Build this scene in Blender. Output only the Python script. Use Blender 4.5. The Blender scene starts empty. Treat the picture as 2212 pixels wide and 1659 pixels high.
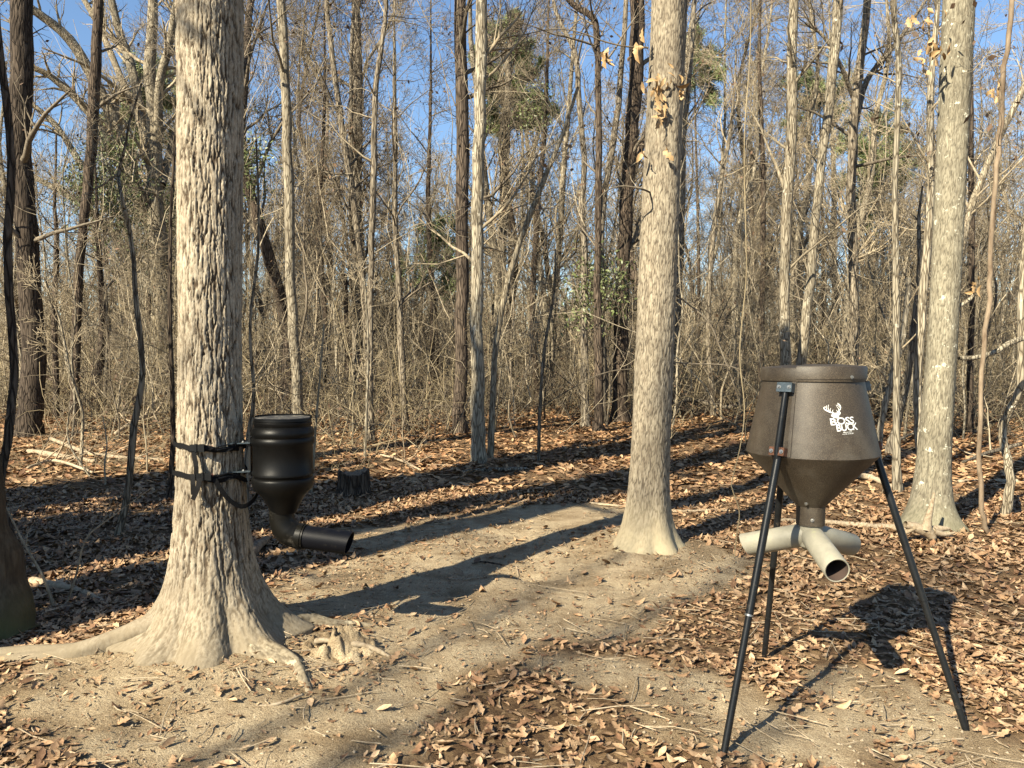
import bpy, math, random
import numpy as np
from mathutils import Vector

# ------------------------------------------------------------------ camera, sky, sun, exposure
scene = bpy.context.scene
COL = scene.collection
FPX, CX, CY = 1660.0, 1106.0, 829.5            # focal length and centre in picture units (2212 wide)
CAMH = 1.6
PITCH = math.atan((CY - 770.0) / FPX)
cam_data = bpy.data.cameras.new('camera')
cam_data.sensor_width = 36.0
cam_data.lens = 36.0 * FPX / 2212.0
cam_data.clip_start = 0.05
cam_data.clip_end = 2000.0
cam = bpy.data.objects.new('camera', cam_data)
COL.objects.link(cam)
cam.location = (0, 0, CAMH)
cam.rotation_euler = (math.radians(90) - PITCH, 0, 0)
scene.camera = cam

SUN_EL, SUN_AZ = math.radians(36.0), math.radians(40.0)   # shadows fall 40 deg to the right of straight ahead
SHD = (math.sin(SUN_AZ), math.cos(SUN_AZ))
to_sun = Vector((-SHD[0]*math.cos(SUN_EL), -SHD[1]*math.cos(SUN_EL), math.sin(SUN_EL)))
world = bpy.data.worlds.new('World')
scene.world = world
world.use_nodes = True
wn = world.node_tree
wn.nodes.clear()
wo = wn.nodes.new('ShaderNodeOutputWorld')
wb = wn.nodes.new('ShaderNodeBackground')
sky = wn.nodes.new('ShaderNodeTexSky')
sky.sky_type = 'NISHITA'
sky.sun_disc = False
sky.sun_elevation = SUN_EL
sky.sun_rotation = math.atan2(to_sun.x, to_sun.y)
sky.air_density = 1.15
sky.dust_density = 0.1
sky.ozone_density = 4.5
wb.inputs['Strength'].default_value = 0.060
wn.links.new(sky.outputs[0], wb.inputs['Color'])
wn.links.new(wb.outputs[0], wo.inputs['Surface'])

sd = bpy.data.lights.new('sun', 'SUN')
sd.energy = 5.0
sd.angle = math.radians(0.53)
sd.color = (1.0, 0.90, 0.70)
sun = bpy.data.objects.new('sun', sd)
COL.objects.link(sun)
sun.location = (-20, -20, 30)
sun.rotation_euler = to_sun.to_track_quat('Z', 'Y').to_euler()

vs = scene.view_settings
vs.view_transform = 'Standard'
vs.look = 'None'
vs.gamma = 1.0
vs.use_curve_mapping = False
vs.exposure = 1.65

# ------------------------------------------------------------------ numeric helpers
rng = np.random.default_rng(7)

def hash2(ix, iy, seed=0):
    h = (ix.astype(np.int64)*374761393 + iy.astype(np.int64)*668265263 + seed*1442695041) & 0x7fffffff
    h = ((h ^ (h >> 13))*1274126177) & 0x7fffffff
    h = h ^ (h >> 16)
    return (h & 0xffffff)/float(0xffffff)

def vnoise(x, y, seed=0):
    x = np.asarray(x, float); y = np.asarray(y, float)
    ix = np.floor(x); iy = np.floor(y)
    fx = x-ix; fy = y-iy
    fx = fx*fx*(3-2*fx); fy = fy*fy*(3-2*fy)
    a = hash2(ix, iy, seed); b = hash2(ix+1, iy, seed)
    c = hash2(ix, iy+1, seed); d = hash2(ix+1, iy+1, seed)
    return (a*(1-fx)+b*fx)*(1-fy)+(c*(1-fx)+d*fx)*fy

def fbm(x, y, seed=0, octs=4):
    s = 0; a = .5
    for k in range(octs):
        s = s + a*vnoise(x*2**k, y*2**k, seed+k*17)
        a *= .5
    return s

def ground_flat(px, py, h=0.0):
    """picture point -> point on flat ground at height h"""
    sx = (px-CX)/FPX; sy = (CY-py)/FPX
    dy = math.cos(PITCH)+sy*math.sin(PITCH); dz = -math.sin(PITCH)+sy*math.cos(PITCH)
    t = (h-CAMH)/dz
    return (sx*t, dy*t)

def at(px, py, Y):
    sx = (px-CX)/FPX; sy = (CY-py)/FPX
    dy = math.cos(PITCH)+sy*math.sin(PITCH); dz = -math.sin(PITCH)+sy*math.cos(PITCH)
    t = Y/dy
    return Vector((sx*t, Y, CAMH+dz*t))

T1 = (-1.665, 4.20); T2 = (1.10, 6.25); T3 = (3.86, 7.02)

def gh(x, y):
    x = np.asarray(x, float); y = np.asarray(y, float)
    z = 0.10*(fbm(x*.55+3.1, y*.55+8.2, 5, 3)-.44)
    z = z + 0.05*(fbm(x*2.3, y*2.3, 9, 3)-.44)
    z = z + .10*np.exp(-((x-T1[0])**2+(y-T1[1])**2)/.55)
    z = z + .07*np.exp(-((x-T2[0])**2+(y-T2[1])**2)/.35)
    z = z + .06*np.exp(-((x-T3[0])**2+(y-T3[1])**2)/.4)
    z = z + .008*np.clip(y-9, 0, 60) + .004*np.clip(x-3, 0, 30)
    # low ridge and scrape on the bare path
    z = z - .07*np.exp(-(((x-.02)/.22)**2+((y-5.55)/.12)**2)) + .06*np.exp(-(((x+.05)/.3)**2+((y-5.30)/.13)**2))
    far = np.clip((y-30)/40, 0, 1)
    z = z + far*.5*(fbm(x*.05, y*.05, 3, 2)-.4)
    return z

def ground(px, py):
    h = 0.0
    for _ in range(6):
        x, y = ground_flat(px, py, h)
        h = float(gh(x, y))
    return Vector((x, y, h))

SAND = [(900,1235,.55),(1060,1200,.55),(1210,1180,.6),(1370,1235,.5),(1180,1290,.42),(1050,1320,.4),(960,1270,.4),
        (1120,1140,.6),(1240,1110,.5),(740,1290,.45),(450,1480,.5),(300,1455,.35),(600,1500,.36),(560,1560,.36),(400,1540,.3),(1440,1215,.45),
        (1500,1500,.22),(1560,1570,.25),(1950,1530,.22),(1700,1600,.22),(1000,1400,.22),(820,1420,.3),(2080,1640,.2),(840,1160,.4),(1300,1340,.28),
        (640,1600,.3),(780,1490,.28),(1280,1450,.2),(1850,1480,.2),(160,1500,.25)]
SANDW = [(*ground_flat(a, b), r) for a, b, r in SAND]

def sandmask(x, y):
    s = np.zeros_like(np.asarray(x, float))
    for sx, sy, r in SANDW:
        r = r*1.0
        s = s + np.exp(-(((x-sx)/(r*1.25))**2+((y-sy)/r)**2))
    s = s*1.55 + .85*(fbm(x*3.0, y*3.0, 21, 4)-.47)
    return np.clip((s-.28)/.5, 0, 1)

# ------------------------------------------------------------------ object helpers
def link(o, parent=None):
    COL.objects.link(o)
    if parent is not None:
        o.parent = parent
    return o

def tag(o, label=None, cat=None, group=None, kind=None):
    if label: o['label'] = label
    if cat: o['category'] = cat
    if group: o['group'] = group
    if kind: o['kind'] = kind
    return o

def empty(name, loc, label, cat, group=None):
    o = bpy.data.objects.new(name, None)
    o.empty_display_size = .1
    COL.objects.link(o)
    o.location = loc
    return tag(o, label, cat, group)

def np_mesh(name, V, Q=None, T=None, smooth=True, mats=(), col=None, attrs=None):
    V = np.asarray(V, np.float32)
    me = bpy.data.meshes.new(name)
    me.vertices.add(len(V))
    me.vertices.foreach_set('co', V.ravel())
    parts = []; starts = []; pos = 0
    if Q is not None and len(Q):
        Q = np.asarray(Q, np.int32); parts.append(Q.ravel())
        starts.append(np.arange(len(Q), dtype=np.int32)*4); pos = Q.size
    if T is not None and len(T):
        T = np.asarray(T, np.int32); parts.append(T.ravel())
        starts.append(np.arange(len(T), dtype=np.int32)*3+pos)
    L = np.concatenate(parts); S = np.concatenate(starts)
    me.loops.add(len(L)); me.loops.foreach_set('vertex_index', L)
    me.polygons.add(len(S)); me.polygons.foreach_set('loop_start', S)
    me.update(calc_edges=True)
    me.validate()
    if smooth:
        me.polygons.foreach_set('use_smooth', np.ones(len(me.polygons), bool))
    if col is not None:
        a = me.color_attributes.new('Col', 'FLOAT_COLOR', 'POINT')
        c = np.ones((len(V), 4), np.float32); c[:, :3] = col
        a.data.foreach_set('color', c.ravel())
    if attrs:
        for k, v in attrs.items():
            a = me.attributes.new(k, 'FLOAT', 'POINT')
            a.data.foreach_set('value', np.asarray(v, np.float32))
    for m in mats:
        me.materials.append(m)
    return me

def np_obj(name, *a, parent=None, **k):
    o = link(bpy.data.objects.new(name, np_mesh(name, *a, **k)), parent)
    if parent is not None and name in ('branches', 'dead_leaves', 'needles', 'leaves'): o['kind'] = 'stuff'
    return o

class MB:
    def __init__(s): s.v = []; s.f = []
    def add(s, vs_, fs):
        n = len(s.v); s.v += [tuple(v) for v in vs_]; s.f += [tuple(i+n for i in f) for f in fs]; return s
    def build(s, name, mat, parent=None, smooth=False, rel=None):
        v = s.v if rel is None else [(a-rel[0], b-rel[1], c-rel[2]) for a, b, c in s.v]
        me = bpy.data.meshes.new(name); me.from_pydata(v, [], s.f); me.update()
        if smooth:
            me.polygons.foreach_set('use_smooth', [True]*len(me.polygons))
            try: me.set_sharp_from_angle(angle=math.radians(38))
            except Exception: pass
        me.materials.append(mat)
        return link(bpy.data.objects.new(name, me), parent)

def frames(P):
    """parallel transport frames along a path"""
    P = [Vector(p) for p in P]; n = len(P); T = []
    for i in range(n):
        T.append((P[min(i+1, n-1)]-P[max(i-1, 0)]).normalized())
    a = Vector((0, 0, 1)) if abs(T[0].z) < .9 else Vector((1, 0, 0))
    N = [(a-T[0]*a.dot(T[0])).normalized()]
    for i in range(1, n):
        v = N[-1]-T[i]*N[-1].dot(T[i]); N.append(v.normalized())
    return P, T, N, [T[i].cross(N[i]) for i in range(n)]

def tube(mb, pts, radii, sides=12, cap=True, wob=0, seed=0):
    P, T, N, B = frames(pts); n = len(P); r = random.Random(seed)
    V = []
    for i in range(n):
        R = radii[i] if hasattr(radii, '__len__') else radii
        for k in range(sides):
            a = 2*math.pi*k/sides; rr = R*(1+wob*(r.random()-.5))
            V.append(P[i]+N[i]*math.cos(a)*rr+B[i]*math.sin(a)*rr)
    F = []
    for i in range(n-1):
        for k in range(sides):
            F.append((i*sides+k, i*sides+(k+1) % sides, (i+1)*sides+(k+1) % sides, (i+1)*sides+k))
    if cap:
        F.append(tuple(reversed(range(sides)))); F.append(tuple(range((n-1)*sides, n*sides)))
    mb.add(V, F); return mb

def lathe(mb, prof, c=(0, 0), sides=48, cap0=False, cap1=False, open_=False):
    n = len(prof); V = []
    for r, z in prof:
        for k in range(sides):
            a = 2*math.pi*k/sides
            V.append((c[0]+r*math.cos(a), c[1]+r*math.sin(a), z))
    F = []
    for i in range(n-1):
        for k in range(sides):
            F.append((i*sides+k, i*sides+(k+1) % sides, (i+1)*sides+(k+1) % sides, (i+1)*sides+k))
    if cap0: F.append(tuple(reversed(range(sides))))
    if cap1: F.append(tuple(range((n-1)*sides, n*sides)))
    mb.add(V, F); return mb

def boxmb(mb, c, u, v, w, su, sv, sw):
    """box with centre c, half sizes su sv sw along unit axes u v w"""
    c, u, v, w = Vector(c), Vector(u).normalized(), Vector(v).normalized(), Vector(w).normalized()
    V = [c+u*su*i+v*sv*j+w*sw*k for i in (-1, 1) for j in (-1, 1) for k in (-1, 1)]
    mb.add(V, [(0, 1, 3, 2), (4, 6, 7, 5), (0, 4, 5, 1), (2, 3, 7, 6), (0, 2, 6, 4), (1, 5, 7, 3)]); return mb

def resample(P, R, k):
    P = np.asarray([tuple(p) for p in P], float); R = np.asarray(R, float)
    n = len(P); t = np.arange(n)
    # catmull-rom
    tt = np.linspace(0, n-1, k); i = np.clip(np.floor(tt).astype(int), 0, n-2); f = (tt-i)[:, None]
    g = lambda j: P[np.clip(j, 0, n-1)]
    p0, p1, p2, p3 = g(i-1), g(i), g(i+1), g(i+2)
    Q = .5*((2*p1)+(-p0+p2)*f+(2*p0-5*p1+4*p2-p3)*f**2+(-p0+3*p1-3*p2+p3)*f**3)
    return Q, np.interp(tt, t, R)

# batches of tubes: P (N,k,3), R (N,k)
def tubes(P, R, sides=3):
    N, k, _ = P.shape
    D = P[:, -1]-P[:, 0]; D /= np.linalg.norm(D, axis=1, keepdims=True)+1e-9
    A = np.where(np.abs(D[:, 2:3]) < .9, np.array([[0, 0, 1.]]), np.array([[1., 0, 0]]))
    U = np.cross(D, A); U /= np.linalg.norm(U, axis=1, keepdims=True)+1e-9
    W = np.cross(D, U)
    a = np.arange(sides)*2*math.pi/sides
    off = U[:, None, :]*np.cos(a)[None, :, None]+W[:, None, :]*np.sin(a)[None, :, None]     # N,s,3
    V = P[:, :, None, :]+off[:, None, :, :]*R[:, :, None, None]
    V = V.reshape(-1, 3)
    b = (np.arange(N)*k*sides)[:, None, None]+(np.arange(k-1)*sides)[None, :, None]
    j = np.arange(sides)[None, None, :]; j2 = (j+1) % sides
    Q = np.stack([b+j, b+j2, b+sides+j2, b+sides+j], -1).reshape(-1, 4)
    return V, Q

def merge(parts):
    Vs = []; Qs = []; n = 0
    for V, Q in parts:
        Vs.append(V); Qs.append(Q+n); n += len(V)
    return np.concatenate(Vs), np.concatenate(Qs)

def grow(P, R, n, t0, t1, ln, ang, k, rg, up=.25, wig=.16, rr=.5, lenexp=.5, angj=.35, side=None):
    """n children on each of the parent paths; returns (P,R,tpos)"""
    N, kp, _ = P.shape
    M = N*n
    pi = np.repeat(np.arange(N), n)
    t = t0+(t1-t0)*rg.random(M)
    f = t*(kp-1); i = np.clip(np.floor(f).astype(int), 0, kp-2); fr = (f-i)[:, None]
    S = P[pi, i]*(1-fr)+P[pi, i+1]*fr
    Tn = P[pi, i+1]-P[pi, i]; Tn /= np.linalg.norm(Tn, axis=1, keepdims=True)+1e-9
    pr = R[pi, i]*(1-fr[:, 0])+R[pi, i+1]*fr[:, 0]
    rv = rg.normal(size=(M, 3)); rv -= Tn*np.sum(rv*Tn, axis=1, keepdims=True)
    rv /= np.linalg.norm(rv, axis=1, keepdims=True)+1e-9
    a = ang+(rg.random(M)-.5)*2*angj
    D = Tn*np.cos(a)[:, None]+rv*np.sin(a)[:, None]
    L = ln*(1-lenexp*t)*(.55+.9*rg.random(M))
    step = (L/(k-1))[:, None]
    out = np.empty((M, k, 3)); out[:, 0] = S
    for q in range(1, k):
        D = D+rg.normal(size=(M, 3))*wig; D[:, 2] += up/(k-1)
        D /= np.linalg.norm(D, axis=1, keepdims=True)
        out[:, q] = out[:, q-1]+D*step
    r0 = np.minimum(pr*rr*(.7+.5*rg.random(M)), pr*.95)
    Rr = r0[:, None]*np.linspace(1, .25, k)[None, :]
    return out, Rr, L

def leafquads(P, size, rg, n, jitter=.05):
    """small hanging leaves scattered on twig ends; returns V,Q"""
    idx = rg.integers(0, len(P), n); kk = rg.integers(1, P.shape[1], n)
    C = P[idx, kk]+rg.normal(size=(n, 3))*jitter
    A = rg.normal(size=(n, 3)); A[:, 2] -= .7; A /= np.linalg.norm(A, axis=1, keepdims=True)
    B = np.cross(A, rg.normal(size=(n, 3))); B /= np.linalg.norm(B, axis=1, keepdims=True)+1e-9
    s = size*(.6+.8*rg.random(n))[:, None]
    V = np.stack([C, C+A*s*.5+B*s*.28, C+A*s, C+A*s*.5-B*s*.28], 1).reshape(-1, 3)
    Q = np.arange(n*4).reshape(-1, 4)
    return V, Q

# ------------------------------------------------------------------ materials
def new_mat(name):
    m = bpy.data.materials.new(name); m.use_nodes = True
    nt = m.node_tree; nt.nodes.clear()
    out = nt.nodes.new('ShaderNodeOutputMaterial'); b = nt.nodes.new('ShaderNodeBsdfPrincipled')
    nt.links.new(b.outputs[0], out.inputs['Surface'])
    return m, nt, b

def nd(nt, t, **kw):
    n = nt.nodes.new(t)
    for k, v in kw.items(): setattr(n, k, v)
    return n

def ramp(nt, fac, stops):
    r = nd(nt, 'ShaderNodeValToRGB')
    while len(r.color_ramp.elements) < len(stops): r.color_ramp.elements.new(.5)
    for e, (p, c) in zip(r.color_ramp.elements, stops):
        e.position = p; e.color = (*c, 1) if len(c) == 3 else c
    nt.links.new(fac, r.inputs[0]); return r.outputs[0]

def texco(nt, scale=(1, 1, 1), kind='Object'):
    tc = nd(nt, 'ShaderNodeTexCoord'); mp = nd(nt, 'ShaderNodeMapping')
    mp.inputs['Scale'].default_value = scale
    nt.links.new(tc.outputs[kind], mp.inputs[0]); return mp.outputs[0]

def noise(nt, vec, scale, detail=6, rough=.6):
    n = nd(nt, 'ShaderNodeTexNoise'); n.inputs['Scale'].default_value = scale
    n.inputs['Detail'].default_value = detail; n.inputs['Roughness'].default_value = rough
    nt.links.new(vec, n.inputs['Vector']); return n.outputs['Fac']

def mixc(nt, fac, a, b, mode='MIX'):
    m = nd(nt, 'ShaderNodeMix', data_type='RGBA', blend_type=mode)
    if isinstance(fac, (int, float)): m.inputs[0].default_value = fac
    else: nt.links.new(fac, m.inputs[0])
    for i, s in ((6, a), (7, b)):
        if isinstance(s, tuple): m.inputs[i].default_value = (*s, 1)
        else: nt.links.new(s, m.inputs[i])
    return m.outputs[2]

def bump(nt, b, h, strength=.5, dist=.01):
    bp = nd(nt, 'ShaderNodeBump'); bp.inputs['Strength'].default_value = strength; bp.inputs['Distance'].default_value = dist
    nt.links.new(h, bp.inputs['Height']); nt.links.new(bp.outputs[0], b.inputs['Normal'])

ALB = .68
def bark_mat(name, c1, c2, c3, crack=14, stretch=.22, lichen=None, green=None, dist=.012, fine=90, strength=.8, vary=.25, ridge=True):
    c1, c2, c3 = [tuple(x*ALB for x in c) for c in (c1, c2, c3)]
    m, nt, b = new_mat(name)
    v = texco(nt)
    vst = texco(nt, (1, 1, stretch))
    # wobble
    nz = nd(nt, 'ShaderNodeTexNoise'); nz.inputs['Scale'].default_value = crack*.5; nt.links.new(vst, nz.inputs['Vector'])
    ad = nd(nt, 'ShaderNodeVectorMath', operation='MULTIPLY_ADD'); nt.links.new(nz.outputs['Color'], ad.inputs[0])
    ad.inputs[1].default_value = (1.2/crack,)*3; nt.links.new(vst, ad.inputs[2])
    vo = nd(nt, 'ShaderNodeTexVoronoi', feature='DISTANCE_TO_EDGE'); vo.inputs['Scale'].default_value = crack
    nt.links.new(ad.outputs[0], vo.inputs['Vector'])
    n1 = noise(nt, vst, fine*.35, 8, .7); n2 = noise(nt, v, 1.7, 5, .6)
    base = ramp(nt, n1, [(.3, c3), (.5, c1), (.7, c2)])
    tone = ramp(nt, n2, [(.3, (.62, .6, .58)), (.7, (1.12, 1.1, 1.06))])
    col = mixc(nt, .9, base, tone, 'MULTIPLY')
    if ridge:
        e = nd(nt, 'ShaderNodeMapRange'); e.inputs[1].default_value = 0; e.inputs[2].default_value = .14
        nt.links.new(vo.outputs['Distance'], e.inputs[0])
        col = mixc(nt, e.outputs[0], tuple(x*.55 for x in c3), col)
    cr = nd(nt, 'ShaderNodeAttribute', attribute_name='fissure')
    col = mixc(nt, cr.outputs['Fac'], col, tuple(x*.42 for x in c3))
    if lichen:
        nl = noise(nt, v, lichen[1], 7, .72)
        f = ramp(nt, nl, [(lichen[2], (0, 0, 0)), (lichen[2]+.05, (1, 1, 1))])
        col = mixc(nt, f, col, lichen[0])
    if green:
        ng = noise(nt, v, 5, 6, .7)
        sx = nd(nt, 'ShaderNodeSeparateXYZ'); nt.links.new(v, sx.inputs[0])
        mr = nd(nt, 'ShaderNodeMapRange'); mr.inputs[1].default_value = green[1]; mr.inputs[2].default_value = 0
        nt.links.new(sx.outputs[2], mr.inputs[0])
        ml = nd(nt, 'ShaderNodeMath', operation='MULTIPLY'); nt.links.new(mr.outputs[0], ml.inputs[0]); nt.links.new(ng, ml.inputs[1])
        m2 = nd(nt, 'ShaderNodeMath', operation='MULTIPLY'); nt.links.new(ml.outputs[0], m2.inputs[0]); m2.inputs[1].default_value = 1.7; m2.use_clamp = True
        col = mixc(nt, m2.outputs[0], col, green[0])
    if vary:
        oi = nd(nt, 'ShaderNodeObjectInfo')
        vr = ramp(nt, oi.outputs['Random'], [(0, (1-vary,)*3), (.5, (1, .97, .93)), (1, (1+vary*.6, 1+vary*.6, 1+vary*.6))])
        col = mixc(nt, 1.0, col, vr, 'MULTIPLY')
    nt.links.new(col, b.inputs['Base Color'])
    b.inputs['Roughness'].default_value = .92
    b.inputs['Specular IOR Level'].default_value = .15
    mx = nd(nt, 'ShaderNodeMath', operation='MULTIPLY_ADD'); nt.links.new(n1, mx.inputs[0]); mx.inputs[1].default_value = .5
    if ridge: nt.links.new(e.outputs[0], mx.inputs[2])
    else: mx.inputs[2].default_value = 0
    bump(nt, b, mx.outputs[0], strength, dist)
    return m

M = {}
M['oak1'] = bark_mat('bark_shaggy_oak', (.46, .40, .305), (.64, .585, .47), (.20, .145, .095), crack=20, fine=190, stretch=.35, dist=.006, strength=1.0, green=((.17, .14, .095), .42), vary=0, ridge=False, lichen=((.52, .47, .36), 9, .66))
M['root'] = bark_mat('soil_stained_root', (.30, .255, .18), (.42, .365, .27), (.15, .115, .075), crack=20, fine=110, dist=.006, vary=0, ridge=False, lichen=((.34, .30, .21), 10, .58))
M['oak2'] = bark_mat('bark_smooth_oak', (.39, .34, .255), (.56, .50, .39), (.21, .165, .12), crack=26, fine=150, dist=.003, vary=0, ridge=False, green=((.33, .28, .18), .45))
M['oak3'] = bark_mat('bark_lichen_oak', (.345, .315, .235), (.47, .44, .34), (.19, .165, .12), crack=26, fine=150, dist=.002, vary=0, ridge=False, lichen=((.50, .48, .38), 13, .60), green=((.15, .14, .09), .3))
M['pale'] = bark_mat('bark_pale', (.46, .415, .32), (.62, .575, .46), (.20, .16, .11), crack=30, stretch=.13, dist=.012, lichen=((.55, .52, .43), 8, .62), vary=.2)
M['grey'] = bark_mat('bark_grey', (.34, .30, .235), (.48, .435, .35), (.14, .11, .08), crack=26, stretch=.13, dist=.02)
M['dark'] = bark_mat('bark_dark', (.14, .11, .085), (.23, .185, .145), (.06, .045, .035), crack=22, stretch=.13, dist=.025)
M['mossy'] = bark_mat('bark_mossy_dark', (.10, .08, .055), (.17, .14, .10), (.045, .035, .025), crack=34, stretch=.13, dist=.02, green=((.08, .075, .03), .3), vary=0, ridge=False)
M['twig'] = bark_mat('bark_twig', (.42, .36, .26), (.60, .53, .405), (.17, .13, .085), fine=60, ridge=False, strength=.2, vary=.3)
M['twigd'] = bark_mat('bark_twig_dark', (.20, .17, .13), (.33, .29, .225), (.09, .07, .05), fine=60, ridge=False, strength=.2, vary=.3)
M['brush'] = bark_mat('dry_brush', (.38, .315, .20), (.60, .515, .36), (.11, .082, .05), fine=8, ridge=False, strength=.1, vary=0)
M['dead'] = bark_mat('dead_wood', (.46, .38, .27), (.60, .52, .40), (.24, .17, .11), fine=110, stretch=.9, ridge=False, strength=.6, vary=.15)
M['vine'] = bark_mat('vine_bark', (.30, .235, .17), (.42, .35, .26), (.13, .09, .06), fine=70, ridge=False, strength=.5, vary=.1)

def simple(name, col, rough=.6, metal=0, spec=.5, mott=None, bmp=None, dirt=None):
    col = tuple(x*.8 for x in col)
    m, nt, b = new_mat(name)
    v = texco(nt)
    b.inputs['Roughness'].default_value = rough; b.inputs['Metallic'].default_value = metal; b.inputs['Specular IOR Level'].default_value = spec
    c = None
    if mott:
        n = noise(nt, v, mott[0], 7, .7)
        c = ramp(nt, n, [(.35, tuple(x*(1-mott[1]) for x in col)), (.65, tuple(min(1, x*(1+mott[1])) for x in col))])
    if dirt:
        n = noise(nt, v, dirt[0], 8, .75)
        f = ramp(nt, n, [(dirt[2], (0, 0, 0)), (dirt[2]+.16, (1, 1, 1))])
        c = mixc(nt, f, c if c is not None else col, dirt[1])
    if c is not None: nt.links.new(c, b.inputs['Base Color'])
    else: b.inputs['Base Color'].default_value = (*col, 1)
    if bmp:
        bump(nt, b, noise(nt, v, bmp[0], 5, .6), bmp[1], .003)
    return m

def hopper_material():
    m, nt, b = new_mat('speckled_brown_plastic')
    v = texco(nt)
    n = noise(nt, v, 380, 3, .6); big = noise(nt, v, 3.2, 5, .6)
    c = ramp(nt, n, [(.36, (.016, .0125, .0088)), (.5, (.033, .0265, .0185)), (.66, (.078, .064, .046))])
    w = ramp(nt, big, [(.3, (.85, .8, .76)), (.7, (1.3, 1.22, 1.12))])
    c = mixc(nt, 1.0, c, w, 'MULTIPLY')
    vo = nd(nt, 'ShaderNodeTexVoronoi'); vo.inputs['Scale'].default_value = 95; nt.links.new(v, vo.inputs['Vector'])
    f = ramp(nt, vo.outputs['Distance'], [(.06, (1, 1, 1)), (.11, (0, 0, 0))])
    c = mixc(nt, f, c, (.16, .14, .11))
    d1 = noise(nt, v, 6, 7, .7); c = mixc(nt, ramp(nt, d1, [(.50, (0, 0, 0)), (.75, (.55, .55, .55))]), c, (.10, .088, .068))
    nt.links.new(c, b.inputs['Base Color']); b.inputs['Roughness'].default_value = .55; b.inputs['Specular IOR Level'].default_value = .4
    bump(nt, b, n, .25, .001)
    return m
M['hopper'] = hopper_material()
M['hopin'] = simple('hopper_dark_seam', (.03, .025, .02), .8)
M['pvc'] = simple('weathered_grey_pipe', (.27, .255, .20), .55, spec=.35, mott=(9, .14), bmp=(60, .15), dirt=(5.5, (.30, .31, .17), .56))
M['pipein'] = simple('pipe_inside', (.05, .03, .022), .9)
M['blackpaint'] = simple('black_painted_steel', (.009, .010, .011), .38, spec=.3, mott=(14, .3), dirt=(22, (.09, .075, .055), .60))
M['steel'] = simple('galvanised_plate', (.10, .13, .15), .45, metal=.6, mott=(30, .3))
M['rust'] = simple('rusted_plate', (.13, .055, .028), .85, mott=(60, .5), dirt=(16, (.42, .38, .33), .66))
M['bolt'] = simple('zinc_bolt', (.42, .42, .40), .35, metal=.8)
M['barrel'] = simple('black_barrel_plastic', (.004, .004, .004), .42, spec=.16, mott=(5, .3), bmp=(30, .1), dirt=(9, (.022, .02, .016), .63))
M['barreltop'] = simple('dusty_barrel_lid', (.04, .038, .034), .6, dirt=(14, (.22, .20, .16), .5))
M['elbow'] = simple('dusty_black_elbow', (.006, .0056, .0045), .42, spec=.16, dirt=(11, (.055, .05, .042), .55))
M['spout'] = simple('dark_blue_black_pipe', (.004, .0045, .007), .5, spec=.12, dirt=(10, (.05, .045, .035), .60))
M['strap'] = simple('black_webbing', (.006, .006, .0065), .8, spec=.15, bmp=(260, .3))
M['thread'] = simple('strap_stitching', (.35, .13, .09), .8)
M['white'] = simple('white_print', (.80, .80, .76), .6)
M['print_dark'] = simple('print_gap', (.08, .066, .052), .6)
M['stumptop'] = bark_mat('stump_wood', (.30, .22, .15), (.42, .33, .24), (.12, .08, .05), fine=120, ridge=False, strength=.6, vary=0)

def leaf_material(name, rough=.6):
    m, nt, b = new_mat(name)
    a = nd(nt, 'ShaderNodeAttribute', attribute_name='Col')
    v = texco(nt)
    n = noise(nt, v, 70, 4, .65)
    w = ramp(nt, n, [(.3, (.66, .6, .55)), (.6, (1.08, 1.08, 1.08))])
    nt.links.new(mixc(nt, 1.0, a.outputs['Color'], w, 'MULTIPLY'), b.inputs['Base Color'])
    b.inputs['Roughness'].default_value = rough; b.inputs['Specular IOR Level'].default_value = .3
    return m
M['leaf'] = leaf_material('dry_leaf')
M['hangleaf'] = simple('clinging_brown_leaf', (.13, .075, .04), .7, mott=(3, .5))
M['tanleaf'] = simple('dry_tan_leaf', (.40, .26, .12), .65, mott=(20, .3))
M['needles'] = simple('pine_needles', (.20, .24, .09), .6, mott=(1.1, .4))
M['greenleaf'] = simple('broad_green_leaf', (.12, .145, .05), .5, mott=(1.3, .4))

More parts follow.
